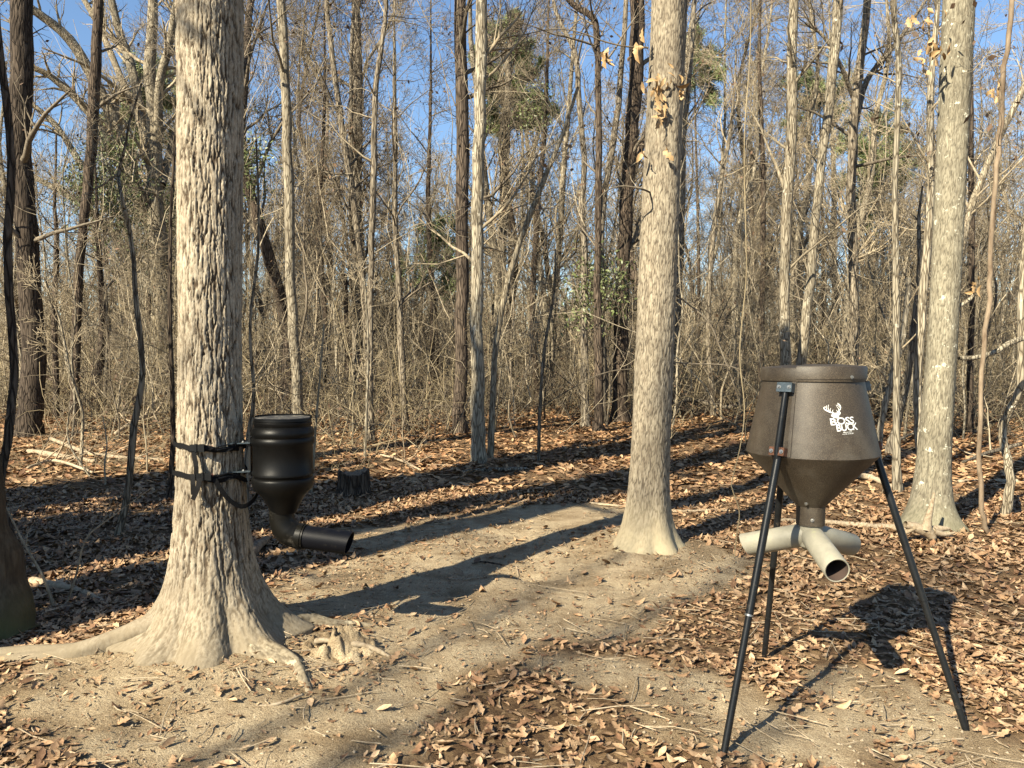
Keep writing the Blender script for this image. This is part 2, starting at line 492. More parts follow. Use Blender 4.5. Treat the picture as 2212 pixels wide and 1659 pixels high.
def ground_material():
    m, nt, b = new_mat('forest_floor')
    v = texco(nt)
    at_ = nd(nt, 'ShaderNodeAttribute', attribute_name='sand')
    s1 = noise(nt, v, 160, 5, .75); s2 = noise(nt, v, 9, 6, .65); s3 = noise(nt, v, 46, 4, .7)
    sand = ramp(nt, s1, [(.34, (.15, .115, .073)), (.5, (.36, .295, .20)), (.66, (.53, .455, .325))])
    st = ramp(nt, s2, [(.3, (.72, .66, .60)), (.7, (1.1, 1.08, 1.03))])
    sand = mixc(nt, 1.0, sand, st, 'MULTIPLY')
    crumbs = ramp(nt, s3, [(.30, (1, 1, 1)), (.40, (0, 0, 0))])
    sand = mixc(nt, crumbs, sand, (.11, .07, .04))
    s4 = noise(nt, v, 2.3, 4, .6); damp = ramp(nt, s4, [(.38, (.68, .64, .60)), (.55, (1.05, 1.05, 1.05))]); sand = mixc(nt, 1.0, sand, damp, 'MULTIPLY')
    vo = nd(nt, 'ShaderNodeTexVoronoi'); vo.inputs['Scale'].default_value = 26; nt.links.new(v, vo.inputs['Vector'])
    lit = ramp(nt, vo.outputs['Color'], [(0, (.05, .03, .018)), (.45, (.14, .09, .05)), (1, (.26, .18, .10))])
    lt = ramp(nt, s1, [(.3, (.6, .55, .5)), (.6, (1.05, 1.05, 1.05))])
    lit = mixc(nt, 1.0, lit, lt, 'MULTIPLY')
    nt.links.new(mixc(nt, at_.outputs['Fac'], lit, sand), b.inputs['Base Color'])
    b.inputs['Roughness'].default_value = .95; b.inputs['Specular IOR Level'].default_value = .1
    h = nd(nt, 'ShaderNodeMath', operation='MULTIPLY_ADD'); nt.links.new(s3, h.inputs[0]); h.inputs[1].default_value = 1.3; nt.links.new(s1, h.inputs[2])
    bump(nt, b, h.outputs[0], .9, .012)
    return m
M['ground'] = ground_material()

# ------------------------------------------------------------------ the ground
ys = [-60, -40, -25, -15, -10, -6, -4, -2.5, -1, 0, .8, 1.5, 2.0]
y = 2.1
while y < 13: ys.append(y); y *= 1.013
while y < 230: ys.append(y); y *= 1.04
ys.append(400)
xs = list(np.arange(-5, 5.6, .05)); x = 5.6; st = .05
while x < 300: xs.append(x); st *= 1.075; x += st
x = -5; st = .05; left = []
while x > -300: st *= 1.075; x -= st; left.append(x)
xs = np.array(left[::-1]+xs); ys = np.array(ys)
GX, GY = np.meshgrid(xs, ys)
GZ = gh(GX, GY)
near = np.exp(-np.clip(GY-3, 0, 50)/6)
GZ = GZ+.05*near*(fbm(GX*7, GY*7, 31, 4)-.44)
sm = sandmask(GX, GY)
ny, nx = GX.shape
idx = np.arange(ny*nx).reshape(ny, nx)
Qg = np.stack([idx[:-1, :-1], idx[:-1, 1:], idx[1:, 1:], idx[1:, :-1]], -1).reshape(-1, 4)
g = np_obj('ground', np.stack([GX, GY, GZ], -1).reshape(-1, 3), Qg, mats=[M['ground']], attrs={'sand': sm.ravel()})
tag(g, 'sandy woodland floor with bare trampled soil between drifts of dead leaves', kind='structure')

# ---- leaf litter: real leaf shapes
LEAFC = ALB*np.array([1.04, .95, .86])*np.array([(.43, .30, .185), (.36, .24, .145), (.50, .375, .24), (.28, .175, .105), (.58, .455, .31), (.20, .125, .075), (.46, .325, .20), (.41, .305, .20)])
def oak_outline():
    # half outline of a lobed oak leaf (length 1 along x): points (x, half width)
    return [(0, .02), (.2, .20), (.32, .10), (.48, .27), (.6, .12), (.76, .2), (1.0, .0)]
def oval_outline():
    return [(0, .015), (.25, .14), (.5, .20), (.75, .14), (1.0, 0)]
def leaf_template(outline, fold, curl, twist):
    V = []; n = len(outline)
    for x, w in outline:
        zc = curl*(x-.5)**2
        for s in (-1, 0, 1):
            V.append((x-.5, s*w, zc+fold*abs(s)*w+twist*s*w*(x-.5)))
    Q = []
    for i in range(n-1):
        a = i*3
        Q += [(a, a+3, a+4, a+1), (a+1, a+4, a+5, a+2)]
    return np.array(V), np.array(Q)
LT = [leaf_template(oak_outline(), .25, .3, .4), leaf_template(oak_outline(), -.3, .5, -.6), leaf_template(oval_outline(), .5, .25, .5),
      leaf_template(oval_outline(), -.5, .6, -.7), leaf_template(oak_outline(), .6, -.3, .8), leaf_template(oval_outline(), .9, .5, 1.1)]
LQ = [leaf_template([(0, .02), (.35, .22), (.7, .2), (1, 0)], .5, .5, .6), leaf_template([(0, .02), (.35, .22), (.7, .2), (1, 0)], -.5, .9, -.6)]
LS = [leaf_template([(0, .1), (.5, .28), (1, .05)], .5, .3, .5)]

def scatter(n, xr, yr, size, tpls, rg, dens, tilt=.27, clip=None):
    X = xr[0]+(xr[1]-xr[0])*rg.random(n); Y = yr[0]+(yr[1]-yr[0])*rg.random(n)
    k = (np.abs(X) < .72*Y+.6) & (rg.random(n) < dens(X, Y))
    X = X[k]; Y = Y[k]; n = len(X)
    Z = gh(X, Y)+.05*np.exp(-np.clip(Y-3, 0, 50)/6)*(fbm(X*7, Y*7, 31, 4)-.44)
    s = size*(.45+.95*rg.random(n)**1.3)
    Z = Z+.002+rg.random(n)*.012
    th = rg.random(n)*6.283; tx = rg.normal(size=n)*tilt; ty = rg.normal(size=n)*tilt
    ti = rg.integers(0, len(tpls), n)
    C = LEAFC[rg.integers(0, len(LEAFC), n)]*(.55+.65*rg.random(n)**.8)[:, None]*(.8+.35*fbm(X*1.1, Y*1.1, 15, 3))[:, None]*(1-np.clip((Y-6)/6, 0, 1)[:, None]*np.array([.0, .07, .16]))
    Vs = []; Qs = []; Cs = []; off = 0
    for j, (tv, tq) in enumerate(tpls):
        m = np.where(ti == j)[0]
        if not len(m): continue
        v = tv[None]*s[m][:, None, None]*np.array([1, 1, 1.0])
        c, sn = np.cos(tx[m])[:, None], np.sin(tx[m])[:, None]
        y1 = v[..., 1]*c-v[..., 2]*sn; z1 = v[..., 1]*sn+v[..., 2]*c; x1 = v[..., 0]
        c, sn = np.cos(ty[m])[:, None], np.sin(ty[m])[:, None]
        x2 = x1*c+z1*sn; z2 = -x1*sn+z1*c
        z2 = z2-np.min(z2, axis=1, keepdims=True)*.6
        c, sn = np.cos(th[m])[:, None], np.sin(th[m])[:, None]
        x3 = x2*c-y1*sn; y3 = x2*sn+y1*c
        W = np.stack([x3+X[m][:, None], y3+Y[m][:, None], z2+Z[m][:, None]], -1)
        nv = tv.shape[0]
        Vs.append(W.reshape(-1, 3)); Cs.append(np.repeat(C[m], nv, 0))
        Qs.append((tq[None]+(np.arange(len(m))*nv)[:, None, None]+off).reshape(-1, 4)); off += len(m)*nv
    return np.concatenate(Vs), np.concatenate(Qs), np.concatenate(Cs)

dens = lambda X, Y: np.clip(1.0-.95*sandmask(X, Y)**.8, .04, 1)*(.38+.62*np.clip((fbm(X*1.6, Y*1.6, 77, 3)-.36)*8, 0, 1))
frag = lambda X, Y: .08+.6*vnoise(X*2.5, Y*2.5, 91)**2
rl = np.random.default_rng(11)
parts = [scatter(28000, (-3.4, 3.6), (1.9, 4.9), .062, LT, rl, dens, .2),
         scatter(40000, (-6.5, 6.5), (4.9, 9.0), .080, LQ, rl, dens, .22),
         scatter(64000, (-14, 14), (9.0, 19), .105, LS, rl, dens, .25),
         scatter(42000, (-25, 25), (19, 36), .15, LS, rl, dens, .35),
         scatter(50000, (-3.6, 4.4), (1.9, 7.0), .024, LS, rl, frag, .3)]
n = 0; Vs = []; Qs = []; Cs = []
for V_, Q_, C_ in parts:
    Vs.append(V_); Qs.append(Q_+n); Cs.append(C_); n += len(V_)
lo = np_obj('leaf_litter', np.concatenate(Vs), np.concatenate(Qs), smooth=False, mats=[M['leaf']], col=np.concatenate(Cs))
tag(lo, 'layer of curled brown oak leaves covering the woodland floor', 'leaves', kind='stuff')
# the 300 nearest loose leaves are pieces of their own
leafme = []
for j in range(10):
    tv, tq = LT[j % 5]
    c = LEAFC[[0, 2, 4, 6, 1, 7, 3, 4, 2, 0][j]]*(1.0+.05*(j % 3))
    leafme.append(np_mesh('leaf', tv*.068, tq, smooth=True, mats=[M['leaf']], col=np.repeat(c[None], len(tv), 0)))
rr_ = random.Random(5); cnt = 0
while cnt < 300:
    yy = rr_.uniform(2.35, 4.3); xx = rr_.uniform(-.68*yy, .68*yy)
    if rr_.random() > float(dens(np.array([xx]), np.array([yy]))[0])+.12: continue
    o = bpy.data.objects.new('leaf', leafme[cnt % 10]); link(o, g)
    o.location = (xx, yy, float(gh(xx, yy))+.014+rr_.random()*.008)
    o.rotation_euler = (rr_.gauss(0, .3), rr_.gauss(0, .3), rr_.random()*6.28)
    s = rr_.uniform(.75, 1.25); o.scale = (s, s, s); cnt += 1

# ------------------------------------------------------------------ detailed trunks of the three nearest oaks
def voronoi_bark(u, v, ncu, seed, vscale):
    """u in cells, periodic with ncu; v in cells. returns crack distance and cell height"""
    iu = np.floor(u); iv = np.floor(v)
    f1 = np.full(u.shape, 9.0); f2 = np.full(u.shape, 9.0); cid = np.zeros(u.shape)
    for du in (-1, 0, 1):
        for dv in (-1, 0, 1):
            cu = iu+du; cv = iv+dv; wu = np.mod(cu, ncu)
            px = cu+.5+(hash2(wu, cv, seed)-.5)*.7; py = cv+.5+(hash2(wu, cv, seed+5)-.5)*.95
            d = np.sqrt((u-px)**2+(v-py)**2); idd = hash2(wu, cv, seed+9)
            c1 = d < f1
            f2 = np.where(c1, f1, np.minimum(f2, d)); cid = np.where(c1, idd, cid); f1 = np.where(c1, d, f1)
    return f2-f1, cid

def detailed_trunk(name, cpath, rfun, ztop, nth, nz, cells, vh, depth, seed, mat, parent, base, lobes=(), edge=.22, fis=.8, warp=.9, brk=4.0, wsplit=.21):
    th = np.linspace(0, 2*math.pi, nth, endpoint=False)
    zz = np.concatenate([np.linspace(-.15, ztop, nz)])
    TH, ZZ = np.meshgrid(th, zz)
    R = rfun(np.clip(ZZ, 0, None))
    for a, amp, wid, fall in lobes:
        dd = np.angle(np.exp(1j*(TH-a)))
        R = R+amp*np.exp(-(dd/wid)**2)*np.exp(-np.clip(ZZ, 0, None)/fall)
    cs, sn = np.cos(TH), np.sin(TH)
    # slow out-of-round
    R = R*(1+.035*np.sin(TH*2+ZZ*1.3+seed)+.02*np.sin(TH*5+ZZ*2.1))
    nzp = lambda s, f: fbm(cs*f+7*s, sn*f+ZZ*f*.6+3*s, int(s), 4)
    wu = (nzp(seed+1, 5)-.47)*1.6*warp+(fbm(TH*cells*.16, ZZ*30, seed+71, 4)-.45)*1.3*warp; wv = (nzp(seed+2, 8)-.47)*2.2
    u = TH/(2*math.pi)*cells+wu; v = ZZ/vh+wv*.35+.5*np.sin(np.floor(u)*2.4)
    def layer(uu, vv, nc, sd_, dens_):
        e, cid = voronoi_bark(uu, vv, nc, sd_, vh)
        hv = vv*brk+cid*13.7+.9*(fbm(TH*nc*.5, ZZ*45, sd_+81, 3)-.5)
        hb = np.abs(hv-np.floor(hv)-.5)*2; hr = hash2(np.floor(hv), np.round(cid*9999), sd_+3)
        hb = np.where(hr > .3, hb/(brk/vh), 9)
        e = e+.10*(fbm(TH*nc*1.5, ZZ*70, sd_+33, 3)-.5)
        p = np.clip((e-edge*.30)/(edge*.6), 0, 1)
        p = np.minimum(p, np.clip((hb-.0012)/.004, 0, 1)*.7+.3)
        sub = hash2(np.floor(hv), np.round(cid*9999), sd_+8)          # each flake sits at its own height
        return p, sub
    pA, cA = layer(u, v, cells, seed, 1)
    pB, cB = layer(u*2+.37, v*1.7+3, cells*2, seed+40, 2)
    w = np.clip((R-wsplit)/(wsplit*.35), 0, 1)
    plate = pA*(1-w)+pB*w; cid = cA*(1-w)+cB*w
    dp = depth*(1-.45*w)
    relief = dp*(plate*.8-.8+(cid-.5)*.75*plate)+dp*.55*(fbm(TH*cells*2.2, ZZ*38, seed+60, 4)-.45)
    R = R+relief
    cx, cy = cpath(ZZ)
    V = np.stack([cx+R*cs, cy+R*sn, ZZ+base[2]], -1)
    V = V-np.array([base[0], base[1], base[2]])
    ii = np.arange(nth*nz).reshape(nz, nth); jj = np.roll(ii, -1, axis=1)
    Q = np.stack([ii[:-1], jj[:-1], jj[1:], ii[1:]], -1).reshape(-1, 4)
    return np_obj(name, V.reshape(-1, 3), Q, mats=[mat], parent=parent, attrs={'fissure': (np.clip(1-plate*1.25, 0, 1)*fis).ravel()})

def crown_above(parent, base, p0, p1, r0, mat, tmat, seed, z1=.35, nb=10):
    """upper trunk and limbs out of the top of the picture, relative to base"""
    rg = np.random.default_rng(seed)
    k = 9
    P = np.array([[p0[i]+(p1[i]-p0[i])*t for i in range(3)] for t in np.linspace(0, 1, k)])
    P[1:, :2] += rg.normal(size=(k-1, 2))*.04
    R = r0*np.linspace(1, .35, k)
    P -= np.array([[0, 0, 0]])
    V, Q = tubes(P[None], R[None], 12)
    np_obj('upper_trunk', V, Q, mats=[mat], parent=parent)
    a, ra, _ = grow(P[None], R[None], nb, z1, 1, 3.6, 1.0, 7, rg, rr=.42)
    b, rb, _ = grow(a, ra, 5, .3, 1, 1.4, .8, 5, rg)
    c, rc, _ = grow(b, rb, 4, .2, 1, .6, .7, 3, rg)
    np_obj('branches', *merge([tubes(a, ra, 5), tubes(b, rb, 3), tubes(c, np.maximum(rc, .003), 3)]), mats=[tmat], parent=parent)

def root_part(parent, base, pts, radii, mat, seed=0, k=110, sides=44, fis=.7):
    C, R = resample(pts, radii, k); C[:, 0] += .012*np.sin(np.arange(k)*.12+seed); C[:, 1] += .010*np.sin(np.arange(k)*.17+seed*2)
    C[:, 2] += gh(C[:, 0], C[:, 1])
    C -= np.array(base)
    P, T, N, B = frames(C); N = np.array([tuple(v) for v in N]); B = np.array([tuple(v) for v in B])
    L = np.concatenate([[0], np.cumsum(np.linalg.norm(np.diff(C, axis=0), axis=1))])
    a = np.arange(sides)*2*math.pi/sides; A, LL = np.meshgrid(a, L)
    RR = R[:, None]*(1+.16*np.sin(A*2+LL*5+seed)+.10*np.sin(A*3-LL*7))*(1+.25*(fbm(np.cos(A)*2+seed*5, np.sin(A)*2+LL*6, 50+seed, 3)-.45))
    c = fbm(A/6.283*15+(fbm(A*2, LL*12, 61, 2)-.5)*3, LL*7, 70+seed, 3); c = np.where(A > 5.9, .6, c)
    line = np.clip(np.abs(c-.45)/.045, 0, 1)
    RR = RR+.004*(line-.7)+.003*(fbm(A*9, LL*60, 75, 3)-.45)
    V = C[:, None, :]+(N[:, None]*np.cos(A)[..., None]+B[:, None]*np.sin(A)[..., None])*RR[..., None]
    ii = np.arange(k*sides).reshape(k, sides); jj = np.roll(ii, -1, axis=1)
    Q = np.stack([ii[:-1], jj[:-1], jj[1:], ii[1:]], -1).reshape(-1, 4)
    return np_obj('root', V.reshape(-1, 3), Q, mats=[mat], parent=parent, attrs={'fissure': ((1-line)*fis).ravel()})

# --- oak 1
b1 = Vector((T1[0], T1[1], float(gh(*T1))-.02))
t1 = empty('oak_tree', b1, 'large shaggy-barked oak with flared roots, black barrel feeder strapped to it', 'tree')
rf1 = lambda z: .163+.010*np.clip(1.6-z, 0, 1.6)+.15*np.exp(-z/.34)+.07*np.exp(-z/.09)
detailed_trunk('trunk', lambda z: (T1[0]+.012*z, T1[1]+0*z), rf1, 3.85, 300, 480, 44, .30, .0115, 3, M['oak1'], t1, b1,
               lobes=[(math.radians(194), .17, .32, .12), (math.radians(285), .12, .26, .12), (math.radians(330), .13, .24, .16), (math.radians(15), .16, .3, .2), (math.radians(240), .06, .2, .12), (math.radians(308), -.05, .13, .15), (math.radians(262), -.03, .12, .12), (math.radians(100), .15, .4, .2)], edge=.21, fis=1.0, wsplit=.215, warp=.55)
crown_above(t1, b1, (.045, 0, 3.8), (.25, .1, 13.5), .160, M['grey'], M['twig'], 3)
def gp(px, py, h=0): 
    p = ground_flat(px, py); return (p[0], p[1], h)
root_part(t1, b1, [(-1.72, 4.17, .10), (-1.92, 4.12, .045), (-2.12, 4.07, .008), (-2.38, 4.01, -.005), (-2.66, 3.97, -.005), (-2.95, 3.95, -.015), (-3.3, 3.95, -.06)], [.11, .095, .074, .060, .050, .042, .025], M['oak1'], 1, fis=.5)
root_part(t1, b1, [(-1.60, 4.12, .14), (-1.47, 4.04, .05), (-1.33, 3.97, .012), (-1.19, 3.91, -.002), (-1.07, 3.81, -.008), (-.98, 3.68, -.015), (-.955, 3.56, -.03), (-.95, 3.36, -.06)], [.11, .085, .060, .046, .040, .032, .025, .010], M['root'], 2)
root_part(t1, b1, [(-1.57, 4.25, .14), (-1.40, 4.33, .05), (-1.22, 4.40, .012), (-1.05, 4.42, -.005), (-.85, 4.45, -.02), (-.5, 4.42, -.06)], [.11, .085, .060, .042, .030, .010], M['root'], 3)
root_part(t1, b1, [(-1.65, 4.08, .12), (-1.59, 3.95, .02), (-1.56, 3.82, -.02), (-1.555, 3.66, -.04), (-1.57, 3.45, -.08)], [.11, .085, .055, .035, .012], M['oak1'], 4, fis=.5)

# --- oak 2
b2 = Vector((T2[0], T2[1], float(gh(*T2))-.03))
t2 = empty('oak_tree', b2, 'straight pale oak in the sunlit middle, clump of dead leaves on its upper trunk', 'tree')
rf2 = lambda z: .146+.006*np.clip(2.0-z, 0, 2)+.12*np.exp(-z/.22)
cp2 = lambda z: (T2[0]+.036*z, T2[1]+0*z)
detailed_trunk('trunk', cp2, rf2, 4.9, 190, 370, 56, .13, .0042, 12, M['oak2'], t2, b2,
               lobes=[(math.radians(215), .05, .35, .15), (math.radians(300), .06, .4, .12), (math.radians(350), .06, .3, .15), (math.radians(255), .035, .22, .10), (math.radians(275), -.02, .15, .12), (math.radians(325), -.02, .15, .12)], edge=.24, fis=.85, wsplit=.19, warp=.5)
crown_above(t2, b2, (.17, 0, 4.85), (.5, .2, 15), .143, M['pale'], M['twig'], 4)
# --- oak 3
b3 = Vector((T3[0], T3[1], float(gh(*T3))-.03))
t3 = empty('oak_tree', b3, 'thick greenish-tan tree with white lichen patches behind the tripod feeder', 'tree')
rf3 = lambda z: .126+.008*np.clip(2.0-z, 0, 2)+.13*np.exp(-z/.2)
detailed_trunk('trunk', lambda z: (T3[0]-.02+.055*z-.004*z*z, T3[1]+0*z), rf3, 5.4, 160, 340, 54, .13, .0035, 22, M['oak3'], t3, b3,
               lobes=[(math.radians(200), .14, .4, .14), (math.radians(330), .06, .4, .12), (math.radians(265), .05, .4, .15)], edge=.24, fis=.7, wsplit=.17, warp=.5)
crown_above(t3, b3, (.13, 0, 5.35), (.4, .1, 14), .122, M['pale'], M['twig'], 5)

# ------------------------------------------------------------------ trees whose trunks can be followed one by one
def add_crown(t, P, R, rg, lv, tm, t0, leaves=0, mind=.0035, ln=None):
    """lv: list of (n, len, angle, k, sides)"""
    near_ = t.location.y < 9.5
    p, r = P[None], R[None]; parts = []
    for q, (n_, l_, a_, k_, s_) in enumerate(lv):
        p, r, _ = grow(p, r, n_, t0 if q == 0 else .2, .98, l_, a_, k_, rg, up=.3 if q == 0 else .1, rr=(.22 if near_ else .38) if q == 0 else .6, lenexp=.55, wig=.15)
        r = np.maximum(r, .0016 if near_ else mind); parts.append(tubes(p, r, s_))
    V, Q = merge(parts)
    np_obj('branches', V, Q, mats=[tm], parent=t)
    if leaves:
        V, Q = leafquads(p, .08, rg, leaves)
        np_obj('dead_leaves', V, Q, mats=[M['hangleaf']], parent=t, smooth=False)

def key_tree(pts, label, mat='grey', tmat='twig', depth=None, top=None, cat='tree', name='bare_tree', branches=9, seed=0, limbs=(), flare=1.35, leaves=60, blen=2.4, t0=.35, group=None, lv3=True, sides=12):
    """pts: (x, y, width) in picture units from the base up"""
    rg = np.random.default_rng(seed+100)
    if depth is None:
        G = ground(pts[0][0], pts[0][1]); Y = G.y
    else:
        Y = depth; q = at(pts[0][0], pts[0][1], Y); G = Vector((q.x, Y, float(gh(q.x, Y))))
    W = [at(a, b, Y) for a, b, w in pts]; R = [w*.5/FPX*Y for a, b, w in pts]
    W[0] = Vector((G.x, Y, G.z-.05)); R[0] = R[0]*flare
    if len(W) > 1 and (W[1]-W[0]).length > 1.0:
        W.insert(1, W[0].lerp(W[1], min(.35, .45/(W[1]-W[0]).length))); R.insert(1, R[1]*1.06)
    if top:
        d = (W[-1]-W[-2]).normalized(); d = (d+Vector((0, 0, .6))).normalized()
        zt = top-W[-1].z
        if zt > .5:
            for s in (.35, .7, 1.0):
                W.append(W[-1]+Vector((d.x*.6, rg.normal()*.05, 1))*zt*.34); R.append(R[-1]*.74)
    for i in range(1, len(W)): W[i] = W[i]+Vector((0, rg.normal()*.05, 0))
    k = max(14, len(W)*4)
    P, Rr = resample(W, R, k)
    P[1:, 0] += rg.normal(size=k-1)*Rr[1:]*(.35 if mat == 'vine' else .10)
    t = empty(name, G, label, cat, group)
    P = P-np.array(G)
    ki = k
    V, Q = tubes_sm(P, Rr, sides, seed)
    np_obj('trunk', V, Q, mats=[M[mat]], parent=t)
    for lp in limbs:
        Wl = [np.array(at(a, b, Y+dy))-np.array(G) for a, b, w, dy in lp]; Rl = [w*.5/FPX*Y for a, b, w, dy in lp]
        Pl, Rl = resample(Wl, Rl, 4*len(lp))
        V, Q = tubes_sm(Pl, Rl, 8, seed+3)
        np_obj('limb', V, Q, mats=[M[mat]], parent=t)
        a, ra, _ = grow(Pl[None], Rl[None], 12, .2, 1, 1.5, .8, 6, rg)
        b, rb, _ = grow(a, ra, 5, .2, 1, .7, .7, 4, rg)
        c, rc, _ = grow(b, rb, 4, .2, 1, .35, .6, 3, rg)
        np_obj('branches', *merge([tubes(a, np.maximum(ra, .005), 4), tubes(b, np.maximum(rb, .004), 3), tubes(c, np.maximum(rc, .0035), 3)]), mats=[M[tmat]], parent=t)
    if branches:
        lv = [(branches, blen, .95, 7, 5), (6, blen*.42, .75, 5, 3), (5, blen*.2, .7, 3, 3)]
        if not lv3: lv = lv[:2]
        add_crown(t, P, Rr, rg, lv, M[tmat], t0, leaves)
    return t

def tubes_sm(P, R, sides, seed=0):
    """one tube with parallel transported frames, slightly lumpy"""
    Pv, T, N, B = frames(P)
    a = np.arange(sides)*2*math.pi/sides
    N = np.array([tuple(v) for v in N]); B = np.array([tuple(v) for v in B])
    rg = np.random.default_rng(seed)
    w = 1+.10*(rg.random((len(P), sides))-.5)
    V = np.asarray(P)[:, None, :]+(N[:, None]*np.cos(a)[None, :, None]+B[:, None]*np.sin(a)[None, :, None])*(np.asarray(R)[:, None]*w)[..., None]
    n = len(P); ii = np.arange(n*sides).reshape(n, sides); jj = np.roll(ii, -1, axis=1)
    Q = np.stack([ii[:-1], jj[:-1], jj[1:], ii[1:]], -1).reshape(-1, 4)
    return V.reshape(-1, 3), Q

# left edge
key_tree([(20, 1365, 105), (4, 1250, 84), (-18, 1120, 66), (-40, 950, 58), (-75, 700, 54), (-110, 400, 50), (-140, 0, 48)], 'dark mossy trunk leaning out past the left edge of the view', 'mossy', 'twigd', top=11, seed=1, flare=1.2, branches=6, leaves=0, t0=.55)
key_tree([(28, 1150, 16), (10, 1060, 17), (24, 930, 18), (22, 800, 17), (18, 550, 17), (12, 300, 16), (6, 0, 14)], 'slim dark crooked tree rising right at the left edge', 'dark', 'twigd', depth=6.6, top=7, seed=2, branches=3, leaves=0, blen=1.2)
key_tree([(66, 925, 50), (70, 750, 46), (60, 500, 42), (46, 250, 44), (48, 0, 42)], 'thick dark brown trunk second from the left edge', 'dark', 'twigd', depth=15, top=17, seed=3, leaves=60)
key_tree([(158, 880, 20), (167, 650, 18), (178, 500, 18), (188, 350, 21), (204, 200, 23), (213, 0, 18)], 'dark trunk curving up to the right before the spreading tree', 'dark', 'twigd', depth=17, top=15, seed=4, branches=10)
key_tree([(350, 900, 46), (352, 700, 42), (345, 560, 40), (335, 450, 36), (332, 300, 30), (322, 150, 24), (330, 0, 20)], 'big spreading tree with many thick pale limbs fanning up at left', 'pale', 'twig', depth=23, top=17, seed=5, branches=12, blen=3.2, leaves=120,
         limbs=[[(318, 470, 26, 0), (290, 390, 26, -.5), (250, 270, 25, -.8), (212, 190, 23, -1), (150, 85, 20, -1.3), (60, 12, 16, -1.8), (0, -40, 12, -2)],
                [(335, 430, 24, 0), (310, 280, 22, .5), (285, 150, 20, .8), (255, 60, 18, 1), (235, -30, 15, 1)],
                [(342, 300, 20, 0), (345, 180, 18, -.5), (365, 100, 17, -.7), (385, -20, 14, -1)],
                [(300, 440, 20, 0), (235, 310, 18, -1), (190, 240, 17, -1.2), (110, 165, 13, -1.5), (50, 140, 9, -2)],
                [(345, 640, 26, 0), (300, 590, 22, .5), (240, 500, 20, 1), (175, 440, 17, 1), (60, 375, 12, 1.5)],
                [(330, 330, 18, 0), (262, 170, 15, 1.5), (215, 60, 14, 2), (170, -20, 11, 2)],
                [(350, 400, 18, 0), (375, 300, 16, 1), (420, 180, 14, 1.5), (470, 60, 12, 2)],
                [(180, 365, 14, -1), (120, 270, 12, -1), (50, 212, 9, -1)]])
key_tree([(255, 1155, 17), (272, 1054, 15), (287, 929, 15), (305, 800, 12), (295, 650, 11), (279, 525, 9), (272, 425, 8), (250, 370, 7), (272, 320, 5), (280, 270, 5), (312, 185, 4)], 'crooked brown sapling left of the big oak, bent halfway up', 'grey', 'twig', seed=6, branches=10, blen=.9, leaves=0, t0=.45, name='sapling', cat='sapling', flare=1.1, sides=9)
key_tree([(365, 1075, 12), (372, 930, 11), (376, 700, 9), (370, 450, 7), (378, 200, 5)], 'thin dark straight sapling beside the left side of the big oak', 'dark', 'twigd', seed=7, branches=9, blen=.9, leaves=0, name='sapling', cat='sapling', flare=1.1, sides=8)
key_tree([(172, 1012, 7), (166, 900, 7), (150, 800, 6), (120, 690, 5), (100, 600, 4)], 'thin whitish leaning sapling in the sunlit clearing at left', 'pale', 'twig', seed=8, branches=8, blen=.9, leaves=0, name='sapling', cat='sapling', flare=1.1, sides=8)
key_tree([(532, 1118, 13), (530, 1000, 12), (534, 940, 12), (548, 850, 8), (545, 700, 7), (556, 520, 6), (552, 300, 4)], 'thin sapling with a kink, between big oak and barrel feeder', 'grey', 'twig', seed=9, branches=9, blen=.9, leaves=0, name='sapling', cat='sapling', flare=1.1, sides=8)
key_tree([(648, 900, 25), (640, 760, 22), (628, 625, 21), (623, 450, 22), (617, 225, 20), (604, 0, 19)], 'slender pale straight tree rising directly behind the barrel feeder', 'pale', 'twig', depth=15, top=16, seed=10)
key_tree([(672, 1065, 7), (680, 960, 6), (690, 850, 5), (700, 700, 4)], 'spindly stick-like sapling just right of the barrel feeder', 'twig', 'twig', seed=11, branches=6, blen=.6, leaves=0, name='sapling', cat='sapling', sides=6, flare=1)
key_tree([(803, 952, 15), (800, 800, 13), (798, 625, 13), (808, 400, 13), (811, 200, 12), (826, 90, 10), (832, 0, 9)], 'slim straight tree standing just beyond the stump', 'grey', 'twig', top=12, seed=12, branches=12, leaves=80)
key_tree([(788, 990, 6), (790, 880, 6), (795, 750, 5), (788, 600, 4)], 'pole-thin pale sapling behind the stump', 'pale', 'twig', seed=13, branches=6, blen=.7, leaves=0, name='sapling', cat='sapling', sides=6, flare=1)
key_tree([(802, 905, 16), (790, 720, 14), (783, 600, 13), (763, 425, 14), (738, 275, 13), (714, 90, 11), (706, 0, 10)], 'brown tree leaning left above the stump, crossing a straight one', 'grey', 'twigd', depth=18, top=15, seed=14, branches=14, leaves=200)
key_tree([(772, 900, 24), (772, 600, 22), (770, 450, 22), (773, 225, 22), (768, 0, 18)], 'vine-wrapped thicker trunk above and behind the stump', 'grey', 'twigd', depth=24, top=18, seed=15, branches=14, leaves=250)
key_tree([(878, 930, 16), (866, 750, 15), (863, 650, 13), (855, 500, 12), (853, 250, 8)], 'slim brown tree standing midway between stump and dark straight trunk', 'grey', 'twigd', seed=16, top=9, branches=14, leaves=120)
key_tree([(752, 790, 8), (745, 600, 10), (765, 690, 12)][:1]+[(745, 590, 9)], 'dark broken snag leaning behind the slim trees', 'dark', 'twigd', depth=22, seed=17, branches=3, leaves=0, blen=.6)
key_tree([(993, 920, 34), (996, 750, 27), (998, 500, 27), (998, 250, 27), (994, 0, 25)], 'straight dark scaly trunk left of the pale centre pair', 'dark', 'twigd', depth=15.5, top=17, seed=18, flare=1.4)
